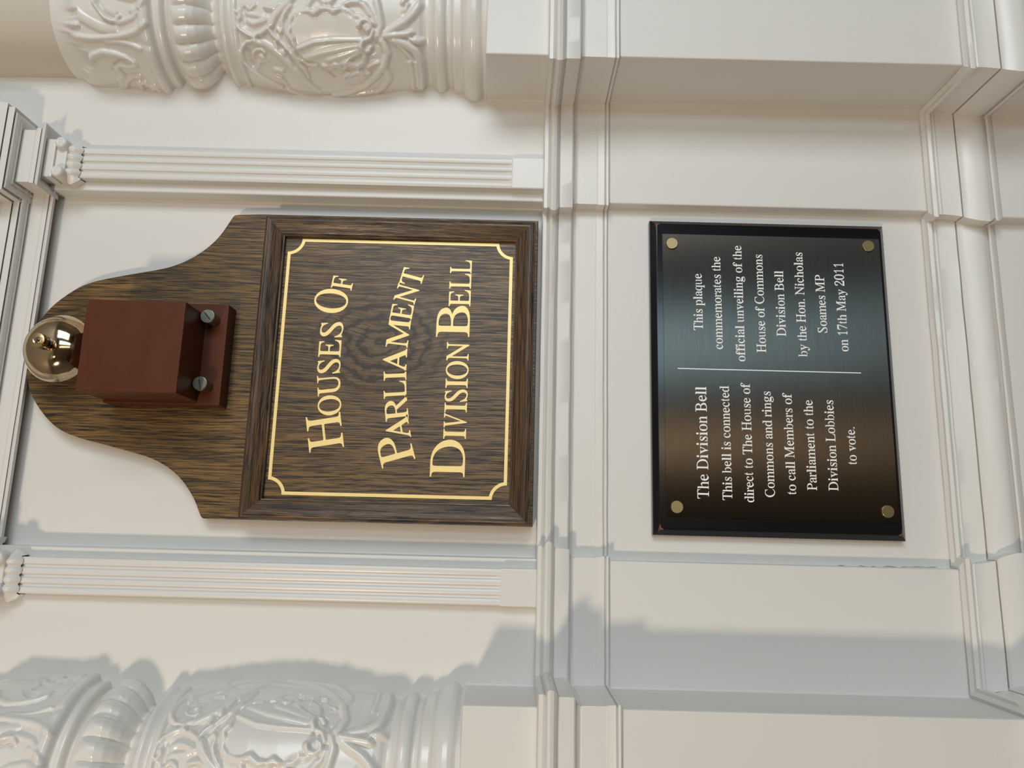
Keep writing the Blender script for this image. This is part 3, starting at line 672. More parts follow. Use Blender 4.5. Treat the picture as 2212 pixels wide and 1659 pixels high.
FONT_DATA = '''
a444|349,-14 325,-12 313,-4 309,9 307,34 298,42 277,49 227,38 175,-2 151,-10 120,-12 101,-11 87,-8 80,-2 78,11 59,35 46,56 39,72 37,89 38,113 44,136 54,156 69,175 87,192 111,208 142,224 184,239 208,245 263,263 289,269 292,279 292,300 291,341 287,369 278,391 271,399 261,406 249,411 232,415 196,418 170,417 151,413 136,407 127,398 123,387 123,381 134,348 138,327 135,299 126,280 121,275 104,270 82,270 73,272 66,276 62,281 56,295 51,323 51,360 56,383 62,394 77,408 85,413 119,425 137,435 161,445 194,449 244,449 281,444 301,437 322,422 339,413 357,396 368,377 376,354 380,327 381,286 372,253 374,242 380,220 381,99 378,79 372,56 373,53 380,51 418,48 429,50 439,55 442,59 437,52 428,46 424,39 416,33 399,5 388,-6 372,-12|196,47 235,51 259,58 276,68 293,89 292,229 286,239 244,233 220,226 182,207 154,183 136,154 129,119 129,93 133,73 143,59 152,55 165,50
b500|33,-16 34,6 38,18 55,40 60,52 58,334 60,357 64,379 64,391 59,413 58,424 58,565 56,591 51,606 44,610 33,614 4,620 9,621 14,632 6,644 3,644 155,644 152,644 143,632 143,621 151,598 153,587 153,417 155,405 169,394 225,407 244,419 253,434 260,441 279,448 308,450 329,449 346,446 358,440 378,417 422,382 435,365 450,337 460,305 467,259 467,206 464,179 453,129 444,106 433,85 420,65 405,48 387,32 346,14 321,-5 310,-9 289,-13 263,-14 237,-12 218,-6 200,10 153,27 127,40 104,27 83,9 48,-16|249,20 275,22 299,28 308,33 317,38 331,51 342,69 351,92 364,140 370,186 371,226 369,269 362,314 356,336 348,355 338,369 326,381 305,389 279,394 251,396 217,394 200,391 175,381 163,368 154,342 154,97 156,69 162,55 170,48 199,32 221,23
c444|211,-14 179,-11 170,-10 158,-4 144,10 104,42 73,76 58,96 43,124 31,162 25,212 28,265 40,313 61,355 74,374 89,391 108,406 124,415 159,427 179,440 194,446 215,450 241,451 269,450 290,446 304,440 319,427 357,409 369,395 376,380 380,364 381,336 376,311 370,299 365,294 348,289 337,289 315,291 304,299 298,312 295,331 294,378 290,397 284,407 273,414 254,418 230,420 193,413 164,395 143,364 128,321 120,265 120,225 123,190 130,159 140,131 153,108 168,88 187,73 215,63 248,56 285,54 310,56 331,62 351,71 371,84 391,102 412,85 398,71 388,64 336,43 325,36 311,22 277,-1 255,-10
d500|186,-14 156,-11 148,-10 137,-4 119,21 89,41 71,57 58,75 48,94 35,136 28,183 27,208 30,263 35,289 49,336 59,356 72,375 81,384 122,414 144,439 157,445 165,447 195,450 222,448 229,446 239,441 246,434 251,420 257,415 269,409 324,396 339,407 341,419 340,567 338,588 332,603 325,608 299,616 263,620 267,621 273,632 265,644 439,644 430,632 429,621 435,588 436,565 436,420 432,386 436,330 436,118 434,64 437,57 446,52 487,40 484,39 477,31 478,23 488,15 491,15 439,10 400,5 315,-14 320,-4 345,15 352,25 351,35 343,45 329,55 278,38 262,30 245,17 234,-3 229,-6 216,-11|233,40 254,43 306,58 322,66 330,75 340,107 340,342 336,359 327,375 319,381 307,387 274,394 238,397 211,395 186,390 169,381 157,369 148,353 134,310 127,262 125,216 126,172 133,125 146,83 155,67 166,55 183,47 207,42
e444|213,-14 179,-11 170,-10 156,-4 142,10 103,42 61,90 44,119 36,142 28,176 25,222 35,256 29,281 32,296 46,340 69,377 83,394 100,408 145,426 161,439 175,445 184,447 218,450 252,448 276,441 294,425 326,415 339,409 356,396 373,373 385,346 394,316 398,282 384,254 386,245 397,234 131,234 126,224 131,172 146,123 171,88 191,77 218,67 284,60 314,62 337,70 358,82 380,99 400,122 424,103 402,77 391,69 340,47 317,28 290,10 280,1 258,-10|131,272 310,272 313,282 303,347 299,364 287,392 279,402 270,410 258,415 243,419 222,420 189,414 164,399 147,372 134,335 126,280
f333|20,0 30,8 31,15 25,24 68,31 80,37 84,49 85,74 86,380 80,391 22,391 24,391 33,401 36,410 33,429 24,439 22,439 80,439 86,449 85,499 86,528 91,554 99,577 111,598 128,616 148,626 171,634 190,648 204,652 222,655 256,657 282,656 301,653 313,647 322,635 367,619 377,607 383,580 382,553 379,534 369,513 358,505 339,502 317,504 304,511 295,528 293,553 304,610 302,617 297,621 279,626 248,626 233,624 220,620 211,614 205,608 196,590 190,566 187,529 185,450 191,439 280,439 270,429 267,420 270,401 280,391 191,391 185,380 186,92 189,51 192,43 198,36 211,31 228,28 275,23 272,23 263,15 264,8 274,0
g500|220,-198 183,-197 154,-194 131,-189 118,-184 52,-148 39,-135 31,-120 28,-105 31,-88 40,-72 55,-58 87,-46 129,-36 107,-23 78,7 70,24 67,43 68,63 61,82 64,93 71,104 81,115 111,136 137,146 180,156 131,175 108,187 91,199 70,228 58,261 54,300 57,334 62,350 76,378 86,391 105,408 112,413 146,427 179,443 194,447 237,450 272,448 300,443 327,434 344,430 460,430 450,420 445,399 447,389 457,379 460,379 388,379 392,370 400,362 409,345 415,326 419,288 416,256 412,241 399,214 390,201 379,190 365,180 306,152 279,146 202,147 192,145 173,138 157,128 146,115 139,101 138,89 144,81 152,77 160,74 184,71 320,67 362,61 390,51 400,45 416,28 433,7 438,-6 446,-35 451,-44 465,-61 469,-70 470,-78 465,-102 452,-124 432,-143 400,-159 372,-169 336,-184 303,-192 267,-197|237,176 258,177 277,180 290,187 301,195 308,206 320,235 325,264 326,298 323,332 315,369 317,377 326,390 324,395 320,401 307,409 289,415 238,420 218,418 199,415 186,409 176,401 168,390 155,361 151,343 147,298 151,254 158,227 168,206 181,191 200,180 218,177|243,-164 302,-161 314,-159 347,-153 379,-139 398,-119 406,-93 405,-76 402,-69 396,-63 377,-55 330,-49 136,-48 129,-53 112,-68 104,-78 99,-90 98,-103 99,-112 102,-121 112,-134 129,-146 145,-153 165,-158 200,-162
h500|10,0 19,8 20,15 14,23 51,32 58,36 63,49 64,67 64,316 66,338 71,361 70,372 65,395 64,406 64,564 62,593 57,607 50,612 18,622 23,633 15,644 12,644 160,644 157,644 148,633 148,621 156,599 158,577 158,410 157,388 165,377 218,390 234,397 259,417 275,438 296,447 327,450 368,444 372,439 381,426 384,418 404,396 429,353 434,299 434,68 437,42 439,37 445,32 482,23 476,15 478,8 487,0 287,0 297,8 298,15 291,23 288,23 307,25 331,32 337,43 340,79 340,321 334,356 331,365 326,371 317,377 303,381 269,384 245,381 210,375 193,370 182,365 175,358 157,332 158,68 160,42 162,37 168,32 205,23 199,15 200,8 210,0
i278|137,512 111,515 102,519 96,525 84,550 80,583 84,616 95,642 102,648 111,652 137,655 164,652 173,648 180,642 191,616 195,583 191,550 184,532 179,525 172,519 164,515|17,0 28,8 29,15 22,23 66,32 74,36 80,48 81,67 80,380 77,397 73,403 65,407 28,415 37,423 36,431 22,439 194,439 191,439 181,427 181,416 190,394 192,371 194,50 197,37 204,33 247,23 240,15 241,8 253,0
l278|20,0 31,8 32,15 25,23 69,32 77,36 83,48 85,67 84,584 80,601 77,607 70,611 32,621 37,632 28,644 26,644 198,644 195,644 184,632 184,621 194,598 196,576 197,58 201,37 207,33 251,23 244,15 245,8 257,0
m778|16,0 26,8 27,15 21,23 59,32 66,36 70,49 72,67 72,313 73,336 77,358 77,369 64,401 58,406 25,416 30,427 22,439 19,439 168,439 166,439 156,428 156,417 164,396 166,385 174,374 227,388 244,395 271,416 287,438 304,447 333,450 370,447 389,437 392,426 400,413 422,389 433,379 450,369 499,384 515,391 543,413 561,437 581,447 614,450 637,447 655,444 663,435 669,426 671,418 691,396 712,364 717,353 722,299 722,68 725,42 727,37 732,32 770,23 764,15 765,8 775,0 574,0 584,8 585,15 579,23 616,32 622,37 625,50 627,79 626,321 621,356 617,365 612,371 603,377 589,381 554,384 533,382 476,366 461,359 454,353 443,335 446,50 449,37 454,32 490,23 484,15 486,8 496,0 297,0 307,8 309,15 303,23 339,32 345,37 348,50 350,79 349,334 351,346 350,356 347,364 339,371 328,377 313,380 278,384 256,381 192,365 177,351 167,332 169,50 172,38 176,33 213,23 207,15 208,8 218,0
n500|17,0 26,8 27,15 21,23 57,32 64,36 69,49 70,67 70,313 72,336 76,358 75,369 63,401 56,406 25,416 30,427 22,439 19,439 164,439 161,439 152,428 152,418 160,398 168,388 185,378 213,387 233,395 261,417 277,438 297,447 328,450 368,444 378,430 383,418 404,396 428,353 433,299 433,68 435,42 438,37 443,32 480,23 475,15 476,8 485,0 289,0 298,8 299,15 292,23 290,23 308,25 332,32 338,43 341,79 340,321 335,356 332,365 327,371 318,377 304,381 271,384 248,381 213,375 196,370 185,365 178,358 162,332 162,68 165,42 167,37 172,32 209,23 203,15 204,8 213,0
o500|250,-14 222,-13 194,-7 169,5 124,23 112,29 93,44 78,61 65,79 45,121 33,167 29,217 33,269 45,316 65,358 78,376 93,393 111,407 122,414 168,431 191,442 221,449 249,450 277,449 308,442 330,431 376,414 387,408 405,393 420,377 433,359 454,317 466,270 470,217 466,165 454,118 434,77 413,51 405,42 386,28 339,10 317,-4 294,-11|250,16 274,18 284,20 294,22 310,30 323,41 339,64 352,99 359,132 363,171 365,217 363,264 358,304 351,337 342,363 332,383 321,397 308,408 301,412 292,416 273,421 251,422 227,421 207,416 198,412 190,408 178,397 167,383 157,363 148,337 141,304 137,264 135,218 137,172 141,133 148,100 162,64 177,41 190,30 207,22 217,20
p500|6,-197 13,-186 9,-174 50,-166 56,-162 60,-153 62,-127 62,21 67,66 62,99 62,121 62,321 66,360 53,400 47,405 15,417 19,428 11,439 9,439 153,439 151,439 142,427 142,416 147,405 151,382 156,371 240,407 250,415 263,438 280,448 312,451 333,450 350,446 361,440 379,415 426,379 433,370 449,341 463,298 469,251 470,226 467,173 457,124 439,81 427,62 418,54 378,23 357,-3 345,-9 328,-13 306,-14 279,-12 266,-7 261,-5 255,3 252,13 240,24 228,31 205,38 175,46 161,35 157,24 158,-96 159,-121 163,-147 169,-159 177,-163 235,-174 227,-181 228,-189 238,-197|259,40 286,42 310,47 328,56 339,68 349,84 363,127 370,174 372,218 371,261 365,307 352,350 344,366 333,378 316,386 291,391 264,393 244,391 183,363 169,354 157,332 157,97 165,76 175,60 184,55 200,49 236,42
q500|258,-197 267,-189 268,-181 260,-174 258,-173 313,-165 324,-161 331,-156 333,-149 336,-118 336,18 334,29 320,41 289,34 265,28 254,21 247,16 235,-1 226,-7 212,-11 184,-13 163,-12 146,-9 134,-3 114,20 71,55 57,72 46,91 38,111 28,155 24,203 25,231 33,284 39,308 59,353 72,372 87,390 105,405 149,425 167,440 182,446 202,450 228,451 254,449 273,442 289,427 298,422 363,398 386,410 407,428 441,453 458,453 456,430 452,419 435,397 430,386 432,106 427,50 432,17 432,-139 436,-160 442,-165 484,-174 477,-181 478,-189 488,-197|242,42 275,44 304,51 315,56 323,62 332,77 336,95 336,341 334,368 327,389 298,405 269,414 242,417 216,415 193,409 184,404 175,400 162,386 151,369 141,348 133,322 126,292 122,258 120,220 122,175 128,128 135,105 143,85 152,70 165,57 185,49 211,44
r333|6,0 14,8 15,15 9,23 45,32 51,36 54,48 56,278 59,334 50,398 47,403 41,407 14,415 20,423 20,431 9,439 138,439 136,439 128,428 129,418 135,397 138,377 141,366 149,356 207,381 214,389 241,435 248,441 256,446 267,449 294,449 306,447 313,443 316,437 322,411 321,395 322,382 332,365 335,356 334,339 328,325 324,320 317,317 299,314 282,316 276,319 270,326 257,358 251,362 242,365 221,367 201,363 158,346 154,341 145,318 141,288 141,272 141,67 143,48 146,41 151,36 162,32 210,23 208,23 201,15 202,8 211,0
s389|214,-14 183,-11 170,-6 137,10 104,12 95,11 88,8 77,-3 73,-12 51,-12 53,-2 68,20 68,31 59,52 52,84 51,149 76,149 89,105 107,70 116,55 133,38 140,33 157,26 176,22 214,22 229,24 252,32 261,38 273,53 280,72 281,83 281,98 277,112 270,125 257,137 206,168 159,193 133,215 110,239 97,259 89,288 76,311 73,319 70,335 71,356 74,366 81,385 87,394 94,403 104,411 142,431 156,445 174,449 212,450 232,447 279,432 301,431 313,434 321,444 325,451 342,451 323,430 321,419 335,398 342,377 344,356 344,313 322,313 308,350 283,392 267,405 246,414 230,418 211,419 196,418 174,413 164,409 150,398 146,391 140,375 138,358 140,342 146,328 151,322 176,305 263,258 287,237 309,214 320,194 329,162 339,144 345,125 348,108 346,84 339,62 328,43 318,34 305,26 277,11 264,-3 257,-8 239,-13
t278|139,-13 110,-10 102,-9 94,-3 88,21 74,42 62,69 59,79 57,101 57,383 52,394 13,394 15,394 23,404 25,423 39,438 73,485 147,599 169,599 167,556 144,460 143,449 148,439 237,439 228,427 226,416 228,405 237,394 149,394 144,383 145,116 146,95 148,78 154,66 161,62 186,58 208,58 215,59 227,65 237,74 247,88 256,105 279,93 267,74 254,64 223,47 215,40 196,20 192,14 188,4 182,-3 172,-9
u500|163,-14 138,-13 121,-8 117,-4 114,0 107,17 88,41 75,61 68,76 62,109 61,137 61,350 59,384 54,399 49,405 15,416 20,427 12,439 9,439 155,439 152,439 143,427 143,416 151,394 153,372 154,127 156,86 162,71 167,65 174,60 198,53 228,50 284,57 310,66 323,78 333,93 332,350 329,386 323,401 316,406 304,410 271,415 274,416 279,427 272,439 426,439 417,427 417,416 422,393 424,359 424,110 421,68 424,60 431,55 453,47 479,43 474,42 465,34 466,26 476,18 479,18 428,13 390,6 308,-14 311,-4 342,26 344,37 341,47 329,57 275,44 259,38 232,18 219,1 207,-7 188,-12
v500|232,-14 216,27 188,152 163,194 68,397 63,403 53,408 25,415 31,423 29,431 19,439 243,439 235,427 242,416 250,416 223,415 201,412 185,407 179,399 178,390 260,204 266,193 293,173 304,183 310,193 385,357 393,381 394,396 390,405 379,411 353,416 358,427 352,439 477,439 471,428 474,417 454,400 436,368 357,196 350,186 318,165 305,154 300,144 276,28 261,-14
y500|91,-198 68,-196 54,-191 44,-167 40,-151 18,-133 15,-119 17,-100 22,-83 29,-68 34,-63 41,-59 51,-57 74,-57 91,-61 100,-70 105,-82 107,-98 105,-123 106,-129 109,-134 117,-137 130,-139 154,-138 162,-134 181,-117 202,-89 220,-53 234,-7 227,14 196,148 169,189 89,362 68,404 58,409 14,415 24,415 32,423 32,431 22,439 245,439 235,431 234,423 242,414 189,407 184,404 183,399 183,388 266,199 273,189 299,168 310,178 316,188 383,347 391,372 394,393 393,403 386,409 355,415 362,423 361,431 354,439 475,439 468,431 467,423 472,415 457,403 440,369 366,196 359,186 327,165 314,154 310,144 287,18 282,-3 258,-59 226,-120 218,-128 168,-149 162,-154 145,-185 140,-190 121,-196
1500|147,0 153,10 155,31 153,42 147,52 188,52 210,54 230,61 234,66 236,72 238,90 238,116 238,583 235,595 227,606 197,589 188,581 178,566 155,515 150,509 134,505 122,508 118,512 115,517 112,533 112,553 113,571 111,579 148,601 173,612 207,639 221,652 243,684 250,697 251,703 312,703 303,680 298,657 297,646 298,623 302,588 302,577 302,116 304,76 306,69 309,63 317,58 329,55 353,52 394,52 388,42 386,31 388,10 394,0
2500|31,0 39,11 41,22 41,78 40,90 34,101 33,109 36,117 211,296 248,338 276,376 298,413 317,457 328,502 331,542 330,563 323,598 311,624 302,633 288,640 270,645 250,649 227,650 199,648 174,643 153,634 141,622 133,607 126,588 122,566 121,531 124,512 136,480 96,484 80,488 67,494 57,502 42,525 37,540 35,557 35,577 37,591 43,611 50,624 59,637 101,675 127,691 159,703 200,709 268,708 297,702 324,694 345,681 391,640 404,626 417,602 423,576 425,533 419,493 411,467 397,439 380,410 356,377 325,341 280,292 215,228 115,131 85,108 331,108 361,111 384,119 400,133 410,152 421,206 475,206 466,137 462,126 447,103 442,91 439,23 441,11 450,0
0500|251,-10 206,-6 190,-3 172,6 153,19 127,42 99,62 84,77 73,94 55,131 45,162 38,195 27,269 24,352 27,434 38,508 45,541 55,571 73,608 84,624 92,631 120,653 152,681 172,693 190,702 207,706 252,709 294,706 309,702 326,693 345,681 377,652 407,631 414,624 431,599 444,571 454,540 462,507 472,433 476,351 472,268 462,195 454,161 444,130 426,94 415,77 399,62 369,42 344,19 325,6 308,-3 293,-6|250,54 285,57 312,66 328,82 341,104 351,132 365,205 371,268 374,351 371,433 365,496 351,568 341,596 329,618 313,633 286,643 251,646 216,643 189,633 172,618 159,596 149,568 135,496 129,433 126,351 129,268 135,205 149,132 160,104 172,82 188,66 216,57
7500|138,0 149,21 373,561 395,593 133,593 112,591 95,585 85,575 79,561 76,543 73,494 20,494 25,562 28,574 45,597 51,608 53,620 54,677 52,688 44,700 449,700 440,690 438,680 438,652 426,619 423,609 434,577 431,566 211,21 205,0
T611|163,0 162,19 206,22 224,27 237,36 247,50 255,81 258,127 259,608 256,617 251,622 237,627 228,628 178,627 137,623 105,615 92,610 71,595 56,575 46,550 43,535 39,501 17,503 17,662 579,662 593,498 574,498 567,529 553,567 544,582 533,595 522,605 508,613 491,619 448,627 382,628 373,627 367,624 363,619 360,612 356,132 357,98 360,71 365,52 370,44 383,32 391,28 413,22 442,19 470,19 470,0
H722|28,0 28,19 63,22 78,26 90,33 102,51 106,68 108,90 108,548 107,582 104,597 101,606 91,621 85,626 69,635 47,640 19,643 19,662 285,662 285,643 251,640 229,632 221,626 215,617 207,592 205,555 205,389 209,379 214,374 226,370 242,369 489,369 505,371 513,375 516,381 517,390 517,548 516,571 512,597 505,614 499,621 486,631 467,638 427,643 427,662 693,662 692,643 656,640 635,632 628,625 618,606 615,593 612,559 613,114 615,72 619,55 624,47 635,35 651,27 673,22 702,19 702,0 436,0 436,19 472,22 487,26 499,33 507,44 514,68 516,90 516,309 513,321 506,329 495,332 478,333 227,333 213,331 207,325 205,313 204,114 206,80 208,64 215,47 221,41 235,31 254,24 293,19 294,0
E611|21,0 21,19 56,22 69,25 79,30 86,36 92,44 99,69 101,104 102,548 100,582 98,597 94,606 85,621 79,626 63,635 41,640 12,643 12,662 525,662 536,519 519,519 502,568 489,589 482,598 463,612 439,621 408,626 368,629 251,629 220,625 211,620 205,612 202,601 200,575 199,370 307,371 331,374 351,378 367,384 380,392 390,402 397,414 403,429 406,445 407,464 425,464 421,230 404,230 397,267 385,298 372,319 360,327 344,333 313,337 200,338 199,119 201,78 205,60 214,48 226,40 243,36 282,33 375,34 423,39 444,43 480,55 496,63 524,84 535,96 555,126 564,143 578,182 597,182 577,0
D722|23,0 24,19 61,22 73,25 84,30 91,36 97,45 105,69 108,103 108,548 106,582 104,597 100,606 91,621 84,626 68,635 45,640 16,643 17,662 278,662 317,661 354,657 390,650 424,641 457,629 488,615 517,598 544,579 569,558 593,534 614,509 632,481 648,452 661,421 672,387 679,357 683,327 685,297 684,268 680,240 673,213 664,187 652,162 638,138 621,116 601,96 580,77 555,60 529,44 499,31 468,20 434,11 398,5 360,1 320,0|316,32 349,33 379,37 406,43 432,51 455,63 475,76 494,91 511,108 525,127 537,147 556,192 566,242 568,269 567,324 558,381 551,409 538,451 521,488 501,521 478,549 451,574 421,594 389,610 353,621 315,628 274,630 252,630 228,625 218,619 212,609 208,586 206,551 207,87 210,70 213,62 218,55 232,44 246,39 265,35
I333|27,0 28,19 66,22 82,26 94,33 103,44 111,68 114,103 114,548 113,572 109,597 106,606 96,621 89,626 72,635 48,640 18,643 19,662 305,662 306,643 267,640 244,632 237,625 231,617 223,593 220,559 220,114 221,80 225,64 228,55 238,41 245,35 261,27 285,22 315,19 315,0
V722|255,-14 118,579 106,607 91,625 81,632 57,640 17,643 16,662 282,662 282,645 257,644 243,642 232,638 223,633 217,626 214,617 213,590 220,551 313,136 542,534 554,556 567,590 570,603 569,612 567,619 558,630 553,634 539,639 519,642 494,643 492,662 697,662 695,643 683,642 673,639 655,627 638,608 620,581 276,-14
S556|308,-13 280,-12 219,-3 141,17 123,19 112,18 103,14 96,8 92,0 90,-11 71,-11 42,208 62,209 75,173 91,141 109,112 129,87 152,65 176,47 202,33 230,23 258,17 288,15 318,18 344,27 365,41 381,59 392,81 395,93 396,120 390,149 377,179 355,208 326,238 297,263 180,351 133,389 115,407 86,439 75,455 59,487 48,523 46,559 48,576 60,607 69,621 80,633 109,654 126,662 165,673 212,676 261,674 289,669 363,651 382,654 388,659 396,673 416,673 440,479 423,479 412,511 399,539 384,564 368,585 349,604 329,619 308,631 286,639 262,644 237,646 215,645 197,641 181,635 168,627 157,616 149,603 144,589 142,573 143,555 148,536 158,512 175,489 211,452 240,427 383,320 411,295 436,269 456,241 472,211 483,180 491,137 491,118 488,99 482,81 474,64 464,49 452,35 437,23 420,12 402,3 381,-4 358,-9
O722|372,-14 340,-13 310,-10 281,-4 253,5 226,15 201,28 176,43 154,60 133,79 114,100 96,123 81,147 67,173 56,201 47,231 41,257 34,308 36,360 39,385 51,434 59,458 81,504 93,525 122,564 157,599 175,614 216,640 237,651 283,667 306,672 356,676 387,675 417,671 446,665 473,657 500,646 525,632 548,617 571,600 591,581 610,560 627,537 643,512 656,487 667,459 681,409 687,366 688,345 688,323 683,279 669,216 654,176 635,138 612,103 599,87 586,73 557,46 526,24 491,7 454,-5 414,-12|365,14 403,19 421,24 438,31 454,41 483,66 497,80 520,114 540,153 548,174 561,219 570,267 572,291 574,342 570,394 566,420 555,472 545,504 532,534 518,560 501,583 482,603 462,619 440,631 417,640 392,646 365,648 345,646 325,643 306,637 287,628 253,605 237,590 209,554 186,511 168,462 161,436 153,386 149,322 153,258 166,195 177,162 189,132 205,105 222,82 242,61 263,44 286,31 311,22 337,16
N722|598,-15 156,531 155,112 158,70 164,52 168,44 180,32 188,29 209,23 255,19 256,0 22,0 21,19 56,22 80,30 89,36 96,44 105,68 108,103 111,566 109,580 105,590 101,599 86,615 67,630 56,636 32,642 12,643 12,662 162,662 573,154 574,550 571,592 565,610 561,618 548,630 540,633 519,639 473,643 472,662 707,662 706,643 683,642 664,639 642,629 628,612 623,595 620,559 618,-15
B667|27,0 26,19 64,22 88,31 95,38 101,46 109,70 112,103 111,560 106,598 103,607 93,621 86,627 70,635 47,640 17,643 17,662 275,662 361,656 431,639 485,611 525,571 548,519 554,476 544,438 519,406 479,379 423,358 471,339 512,315 544,285 569,249 586,207 591,182 593,159 592,137 587,116 578,97 567,79 552,63 535,49 514,36 491,25 465,16 436,9 405,4 335,0|263,368 305,370 341,375 372,383 397,395 418,409 433,427 442,448 447,471 446,497 441,525 425,563 401,592 369,613 330,625 282,629 242,627 227,622 221,617 218,609 215,592 214,567 214,384 218,377 228,371|300,30 340,32 376,38 406,48 431,61 451,79 466,101 475,125 478,153 477,183 469,216 461,240 450,261 437,280 421,295 403,309 383,319 359,327 334,333 305,337 262,338 228,335 219,331 216,327 213,317 213,103 216,66 224,49 235,39 260,32
L611|21,0 21,19 56,22 69,25 79,30 86,36 92,45 100,69 102,103 102,561 98,597 95,606 86,621 79,626 63,635 41,640 12,643 12,662 278,662 276,644 246,641 234,637 225,632 217,626 211,618 206,607 201,578 200,131 202,81 206,64 214,50 227,41 244,36 269,34 352,33 408,36 453,42 472,46 504,60 530,80 540,93 558,124 566,143 580,188 598,188 586,0
C667|392,-14 359,-13 327,-9 295,-3 265,6 236,18 208,32 182,49 158,67 135,88 113,111 94,137 77,163 63,192 50,222 40,254 34,282 30,310 28,338 29,365 37,420 54,471 65,496 93,542 127,583 146,601 167,617 201,638 236,655 273,667 312,674 353,676 402,672 459,660 504,648 520,646 534,650 539,654 546,670 566,670 579,474 559,474 552,503 543,529 532,553 519,574 504,592 486,608 467,621 446,632 423,639 398,643 371,645 348,644 325,640 303,633 282,625 262,613 243,600 225,584 209,567 181,527 160,480 152,455 142,400 140,371 141,341 149,280 156,249 169,209 185,173 204,140 227,111 252,86 280,64 310,48 341,36 373,29 407,27 457,32 502,46 542,70 578,103 610,146 633,130 616,102 598,77 578,55 557,37 535,21 511,8 484,-2 456,-9 425,-13
M889|15,0 16,19 41,20 61,23 77,29 83,33 93,44 101,68 104,103 110,548 109,580 105,597 102,606 92,621 85,626 67,635 43,640 12,643 13,662 209,662 434,154 653,662 853,662 852,643 812,640 790,632 782,625 771,606 768,593 765,559 765,114 768,72 773,55 778,47 790,35 808,27 832,22 863,19 863,0 575,0 576,16 600,19 619,23 633,29 639,34 648,47 656,75 658,118 659,559 414,0 400,0 153,560 149,146 150,109 153,80 160,58 165,49 177,35 185,30 206,23 250,18 251,0
P556|25,0 25,19 62,22 84,30 92,35 98,43 105,68 108,103 108,560 104,597 100,606 90,621 84,627 68,635 45,640 16,643 16,662 286,662 362,656 426,638 476,609 512,567 535,514 540,491 542,470 541,449 537,430 529,412 519,395 507,379 491,365 473,353 453,342 429,333 404,326 376,321 346,318 222,317 213,315 208,309 208,92 212,65 220,46 226,39 243,29 279,21 314,19 313,0|264,345 302,347 335,353 364,362 387,375 405,391 418,411 427,434 430,459 428,487 422,519 414,541 405,561 394,578 381,593 366,606 349,616 330,623 309,629 285,632 259,633 239,632 225,627 216,618 210,602 208,577 208,375 211,356 218,350 232,346
R667|26,0 26,19 61,22 83,31 90,38 95,46 103,70 105,103 104,560 100,598 97,607 88,621 82,627 66,635 45,640 17,643 17,662 293,662 331,660 366,656 397,648 426,638 451,624 474,608 493,589 508,568 520,544 529,519 535,468 524,424 496,387 452,357 390,335 533,121 560,84 584,55 606,35 630,23 642,20 659,19 658,0 513,0 297,325 241,326 200,329 200,126 202,83 205,65 212,46 217,39 231,28 259,20 295,18 294,0|262,356 299,358 332,363 359,372 382,384 401,399 415,418 424,439 428,463 428,489 422,518 406,558 382,590 349,612 308,626 250,630 228,628 217,624 210,618 203,602 200,567 199,360
U722|397,-14 357,-12 320,-7 285,3 252,16 221,33 194,54 171,77 152,102 137,130 126,161 118,212 116,564 112,598 104,616 98,623 83,633 48,641 14,644 14,662 307,662 308,644 280,643 265,640 252,636 241,629 233,621 227,610 220,582 217,543 219,243 224,172 235,134 246,113 258,95 274,79 291,65 311,53 333,44 356,38 381,34 407,33 450,36 470,40 504,54 531,73 542,85 558,113 564,131 572,184 574,258 574,505 573,543 569,574 562,599 557,610 544,626 537,631 516,639 470,644 469,662 703,662 705,644 670,642 653,637 640,628 630,615 623,594 619,533 619,198 612,137 606,111 598,88 588,67 576,49 561,34 545,20 526,10 506,1 482,-6 456,-11
F556|22,0 22,19 61,22 77,26 90,33 99,44 106,69 109,104 110,548 109,572 105,597 102,606 91,621 84,626 67,635 43,640 12,643 13,662 532,662 546,505 525,505 513,546 504,565 493,581 481,595 468,606 452,614 434,620 390,628 265,628 234,623 225,616 219,607 218,591 220,367 317,369 349,373 373,379 393,390 407,405 417,424 427,463 448,463 450,223 428,223 422,256 413,285 400,308 384,322 361,330 325,334 220,335 222,99 226,63 235,45 248,32 257,28 280,22 329,17 332,0
.250|177,41 170,67 151,86 125,93 99,86 80,67 73,41 80,15 99,-4 125,-11 151,-4 170,15
A722|15,0 15,19 48,27 78,62 105,118 338,674 356,674 600,112 628,56 655,28 706,19 706,0 436,0 436,19 478,23 497,40 490,72 424,216 196,216 152,108 143,62 160,29 213,19 213,0|212,257 406,257 308,490
'''

# ---------------------------------------------------------------- lettering
FONT = {l[0]: l[1:] for l in FONT_DATA.strip().split('\n')}
def glyph(ch):
    p = FONT[ch].split('|')
    return int(p[0]), [[tuple(int(v) for v in q.split(',')) for q in c.split()] for c in p[1:]]

